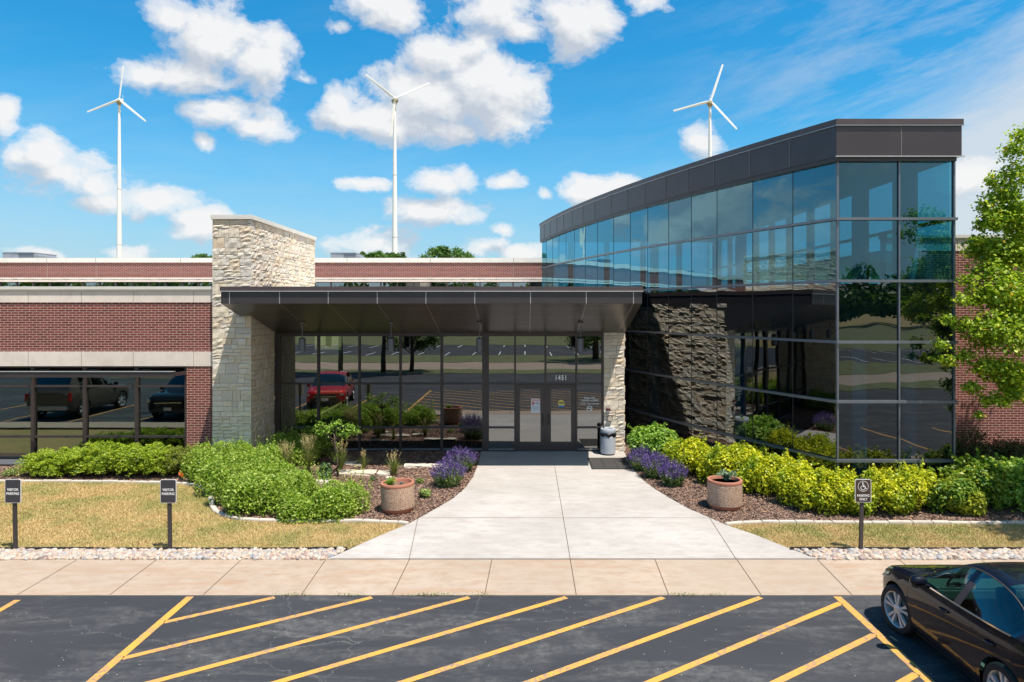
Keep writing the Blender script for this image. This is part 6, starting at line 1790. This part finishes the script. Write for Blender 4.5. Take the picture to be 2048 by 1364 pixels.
M['paint_red'] = carpaint('red_paint', (0.52, 0.012, 0.012), .2); M['paint_tan'] = carpaint('champagne_paint', (0.11, 0.095, 0.08), .3); M['paint_black'] = carpaint('black_paint', (0.012, 0.014, 0.016), .2)
# fronts toward the building (+Y)
suv((-9.15, 10.85, 0), -PI/2 - .12, 'small red crossover mirrored in the entrance window wall', 4.1, 1.8, 1.58, .34, M['paint_red'], 0)
suv((-14.7, 10.7, 0), -PI/2, 'black pickup fronted car mirrored in the right office window' if False else 'large black sport utility mirrored in the right hand office window', 4.9, 2.0, 1.9, .39, M['paint_black'], 1)
suv((-19.75, 6.2, 0), PI/2, 'champagne coloured sport utility seen from behind in the office windows', 4.4, 2.0, 1.93, .39, M['paint_tan'], 1)
SKY_SAT, SKY_VAL, CLOUD_B, SKY_STR, SUN, EXPO = 1.35, 1.0, 4.7, 0.125, 4.25, 0.66
# ================================================================== SKY, SUN, CAMERA
W_ = bpy.data.worlds.new('World'); S.world = W_; W_.use_nodes = True
nt = NT(W_.node_tree); bg = nt.n['Background']
# direction the light travels
LD = Vector((-.28, .29, -1.0)).normalized()
el = math.asin(-LD.z); azs = math.atan2(-LD.x, -LD.y)      # bearing of the sun, clockwise from +Y
sky = nt.new('ShaderNodeTexSky', sky_type='NISHITA'); sky.sun_disc = False; sky.sun_elevation = el; sky.sun_rotation = azs
sky.air_density = 1.0; sky.dust_density = 0.4; sky.ozone_density = 3.0; sky.altitude = 250
def cloud_group():
    g = bpy.data.node_groups.new('cumulus', 'ShaderNodeTree')
    g.interface.new_socket('a', in_out='INPUT', socket_type='NodeSocketFloat'); g.interface.new_socket('e', in_out='INPUT', socket_type='NodeSocketFloat')
    g.interface.new_socket('field', in_out='OUTPUT', socket_type='NodeSocketFloat')
    n = NT(g); gi = n.new('NodeGroupInput'); go = n.new('NodeGroupOutput')
    v = n.comb(gi.outputs[0], gi.outputs[1], 0.0)
    blobs = CL; acc = None
    for (u, vv, ru, rv, k) in blobs:
        a = math.atan((u-VX)/F); e = math.atan((YH-vv)/math.hypot(F, u-VX)); ca = math.cos(a)
        ra = ru/F*ca*ca; re = rv/F*ca
        d = n.vmath('MULTIPLY', n.vmath('SUBTRACT', v, (a, e, 0)), (1/ra, 1/re, 0))
        l = n.vmath('LENGTH', d, out='v')
        f = n.math('MULTIPLY_ADD', l, -k, k)
        acc = f if acc is None else n.math('SMOOTH_MAX', acc, f, .12)
    # open sky behind the photographer: cloud field left to the noise
    n.l.new(acc, go.inputs[0]); return g
CL = [(440,80,120,72,1),(510,120,80,70,1),(385,150,95,45,.9),(300,140,72,28,.75),(455,215,85,38,.9),(522,258,60,30,.8),(345,35,50,30,.7),
      (905,115,105,70,1.2),(960,180,125,85,1.4),(870,195,120,75,1.4),(770,240,115,50,1.2),(680,215,48,52,.9),(1015,245,80,42,1),(960,78,46,46,.9),(850,250,120,36,.9),
      (775,15,85,45,1),(1150,30,88,72,1.1),(975,8,95,40,.7),(1290,2,45,18,.6),(1040,50,50,30,.6),(690,48,22,14,.6),
      (95,300,72,52,1),(135,345,100,52,1),(195,365,58,34,.9),(2,225,32,44,.9),(40,300,40,28,.7),
      (200,402,75,22,.9),(300,402,85,32,1),(385,448,66,30,.95),(235,497,52,22,.8),(420,291,26,20,.8),(600,158,34,14,.5),
      (715,372,74,17,.9),(870,362,86,34,1),(865,425,92,32,1),(1010,365,38,20,.85),(1092,388,18,15,.8),(1180,385,66,30,1),(1240,372,50,26,.8),
      (965,492,48,18,.8),(1050,505,58,20,.85),(1000,457,24,10,.6),(745,485,70,30,.6),(90,508,50,10,.6),(300,512,40,8,.5),(1400,280,50,36,.75),(1940,365,80,34,.8),
      (-900,360,420,110,1),(-1400,240,900,220,1.1),(-2100,470,1300,230,1),(-1000,150,500,120,1),(-3600,420,4200,500,1),(-300,330,160,80,1),(-520,120,200,90,1),(2500,200,220,100,1),(2250,420,180,60,.9)]
grp = cloud_group()
tc = nt.coord('Generated'); x, y, z = nt.sep(tc)[:3]
az = nt.math('ARCTAN2', x, y); hor = nt.math('SQRT', nt.math('ADD', nt.math('MULTIPLY', x, x), nt.math('MULTIPLY', y, y)))
ee = nt.math('ARCTAN2', z, hor)
av = nt.comb(az, nt.math('MULTIPLY', ee, 1.35), 0.0)
wn = nt.noise(av, 5.5, 4, 0.55, out=1); wx, wy, _ = nt.sep(wn)[:3]
az2 = nt.math('ADD', az, nt.math('MULTIPLY', nt.math('SUBTRACT', wx, .5), .05)); ee2 = nt.math('ADD', ee, nt.math('MULTIPLY', nt.math('SUBTRACT', wy, .5), .04))
def field(da, de):
    gnode = nt.new('ShaderNodeGroup'); gnode.node_tree = grp
    nt.put(gnode.inputs[0], nt.math('ADD', az2, da)); nt.put(gnode.inputs[1], nt.math('ADD', ee2, de))
    back = nt.ramp(nt.math('MULTIPLY', y, -1.0), [(0.0, 0), (0.25, 1)])
    b2 = nt.math('MULTIPLY', back, -.20)
    return nt.math('MAXIMUM', gnode.outputs[0], nt.math('SUBTRACT', b2, nt.math('MULTIPLY', nt.math('SUBTRACT', 1.0, back), 5.0)))
def puff(da, de, det):
    v = nt.comb(nt.math('ADD', az, da), nt.math('MULTIPLY', nt.math('ADD', ee, de), 1.35), 3.7)
    return nt.noise(v, 13.0, det, 0.61, 0.22)
f0 = field(0.0, 0.0); n0 = puff(0.0, 0.0, 9)
dens = nt.math('ADD', f0, nt.math('MULTIPLY_ADD', n0, 2.7, -1.20))
alpha = nt.ramp(dens, [(0.0, 0), (0.13, .22), (0.36, .70), (0.74, .97)], 'EASE')
f1 = field(.012, .030); n1 = puff(.006, .014, 6)
dens1 = nt.math('ADD', f1, nt.math('MULTIPLY_ADD', n1, 2.7, -1.20))
lit = nt.math('SUBTRACT', dens, nt.math('MULTIPLY', dens1, .95))
shade = nt.mapr(lit, -.36, .44, 0.0, 1.0)
ccol = nt.mix(shade, (0.60, 0.66, 0.75, 1), (1.0, 1.0, 1.0, 1))
# thin high streaks
sv = nt.comb(nt.math('ADD', nt.math('MULTIPLY', az, 1.2), nt.math('MULTIPLY', ee, -.4)), nt.math('ADD', nt.math('MULTIPLY', ee, 5.0), nt.math('MULTIPLY', az, -.75)), 8.2)
st = nt.noise(sv, 3.0, 9, 0.68, .35)
right = nt.ramp(nt.math('ADD', az, nt.math('MULTIPLY', ee, -.35)), [(0.05, .0), (0.55, 1.0)])
low = nt.ramp(ee, [(0.0, 1.0), (0.34, .25)])
cir = nt.math('MULTIPLY', nt.ramp(st, [(.44, 0), (.66, 1)]), nt.math('MULTIPLY_ADD', right, .55, nt.math('MULTIPLY', low, .13)), clamp=True)
bank = nt.math('MULTIPLY', nt.ramp(nt.math('ADD', nt.math('ADD', az, nt.math('MULTIPLY', ee, -1.35)), nt.math('MULTIPLY_ADD', st, .35, -.17)), [(0.13, 0), (0.31, 1.0)]), nt.ramp(ee, [(.02, .8), (.34, .95)]))
cir = nt.math('MAXIMUM', cir, nt.math('MULTIPLY', bank, .90))
# graded sky colour
hsv = nt.new('ShaderNodeHueSaturation'); hsv.inputs['Hue'].default_value = 0.472; hsv.inputs['Saturation'].default_value = SKY_SAT; hsv.inputs['Value'].default_value = SKY_VAL
nt.put(hsv.inputs['Color'], sky.outputs[0]); scol = nt.mix(1.0, hsv.outputs[0], nt.ramp(ee, [(0.0, (.50, .50, .52)), (0.10, (.60, .66, .74)), (0.20, (.52, .74, .86)), (0.38, (.40, .76, .94))]), 'MULTIPLY')
pale = nt.vmath('SCALE', nt.mix(0.5, (.40, .66, .86, 1), (.46, .72, .90, 1)), None); pale.node.inputs['Scale'].default_value = CLOUD_B
scol = nt.mix(nt.ramp(ee, [(0.0, .75), (0.08, .50), (0.18, .18), (0.28, .0)]), scol, pale)
CB = CLOUD_B
cc = nt.vmath('SCALE', ccol, None); cc.node.inputs['Scale'].default_value = CB
c2 = nt.vmath('SCALE', nt.mix(.5, (.86, .93, 1.0, 1), (1, 1, 1, 1)), None); c2.node.inputs['Scale'].default_value = CB*.86
out = nt.mix(cir, scol, c2); out = nt.mix(alpha, out, cc)
# haze towards the horizon
nt.put(bg.inputs[0], out); bg.inputs[1].default_value = SKY_STR
W_.cycles.sampling_method = 'MANUAL'; W_.cycles.sample_map_resolution = 512

sun = bpy.data.lights.new('sun', 'SUN'); sun.energy = SUN; sun.angle = math.radians(.5); sun.color = (1.0, .93, .83)
so = bpy.data.objects.new('sun', sun); C.objects.link(so); so.rotation_euler = LD.to_track_quat('-Z', 'Y').to_euler()

cam = bpy.data.cameras.new('camera'); co_ = bpy.data.objects.new('camera', cam); C.objects.link(co_); S.camera = co_
co_.location = (0, 0, H); co_.rotation_euler = (PI/2, 0, 0)
cam.sensor_width = 36; cam.lens = F/2048*36; cam.clip_start = .1; cam.clip_end = 3000
cam.shift_x = (1024 - VX)/2048; cam.shift_y = (YH - 682)/2048
S.view_settings.view_transform = 'Standard'; S.view_settings.look = 'None'; S.view_settings.gamma = 1; S.view_settings.exposure = EXPO; S.view_settings.use_curve_mapping = False
S.cycles.max_bounces = 10; S.cycles.transparent_max_bounces = 16; S.cycles.glossy_bounces = 5; S.cycles.diffuse_bounces = 4; S.cycles.caustics_reflective = False; S.cycles.caustics_refractive = False
S.cycles.use_denoising = True
S.cycles.sample_clamp_indirect = 6
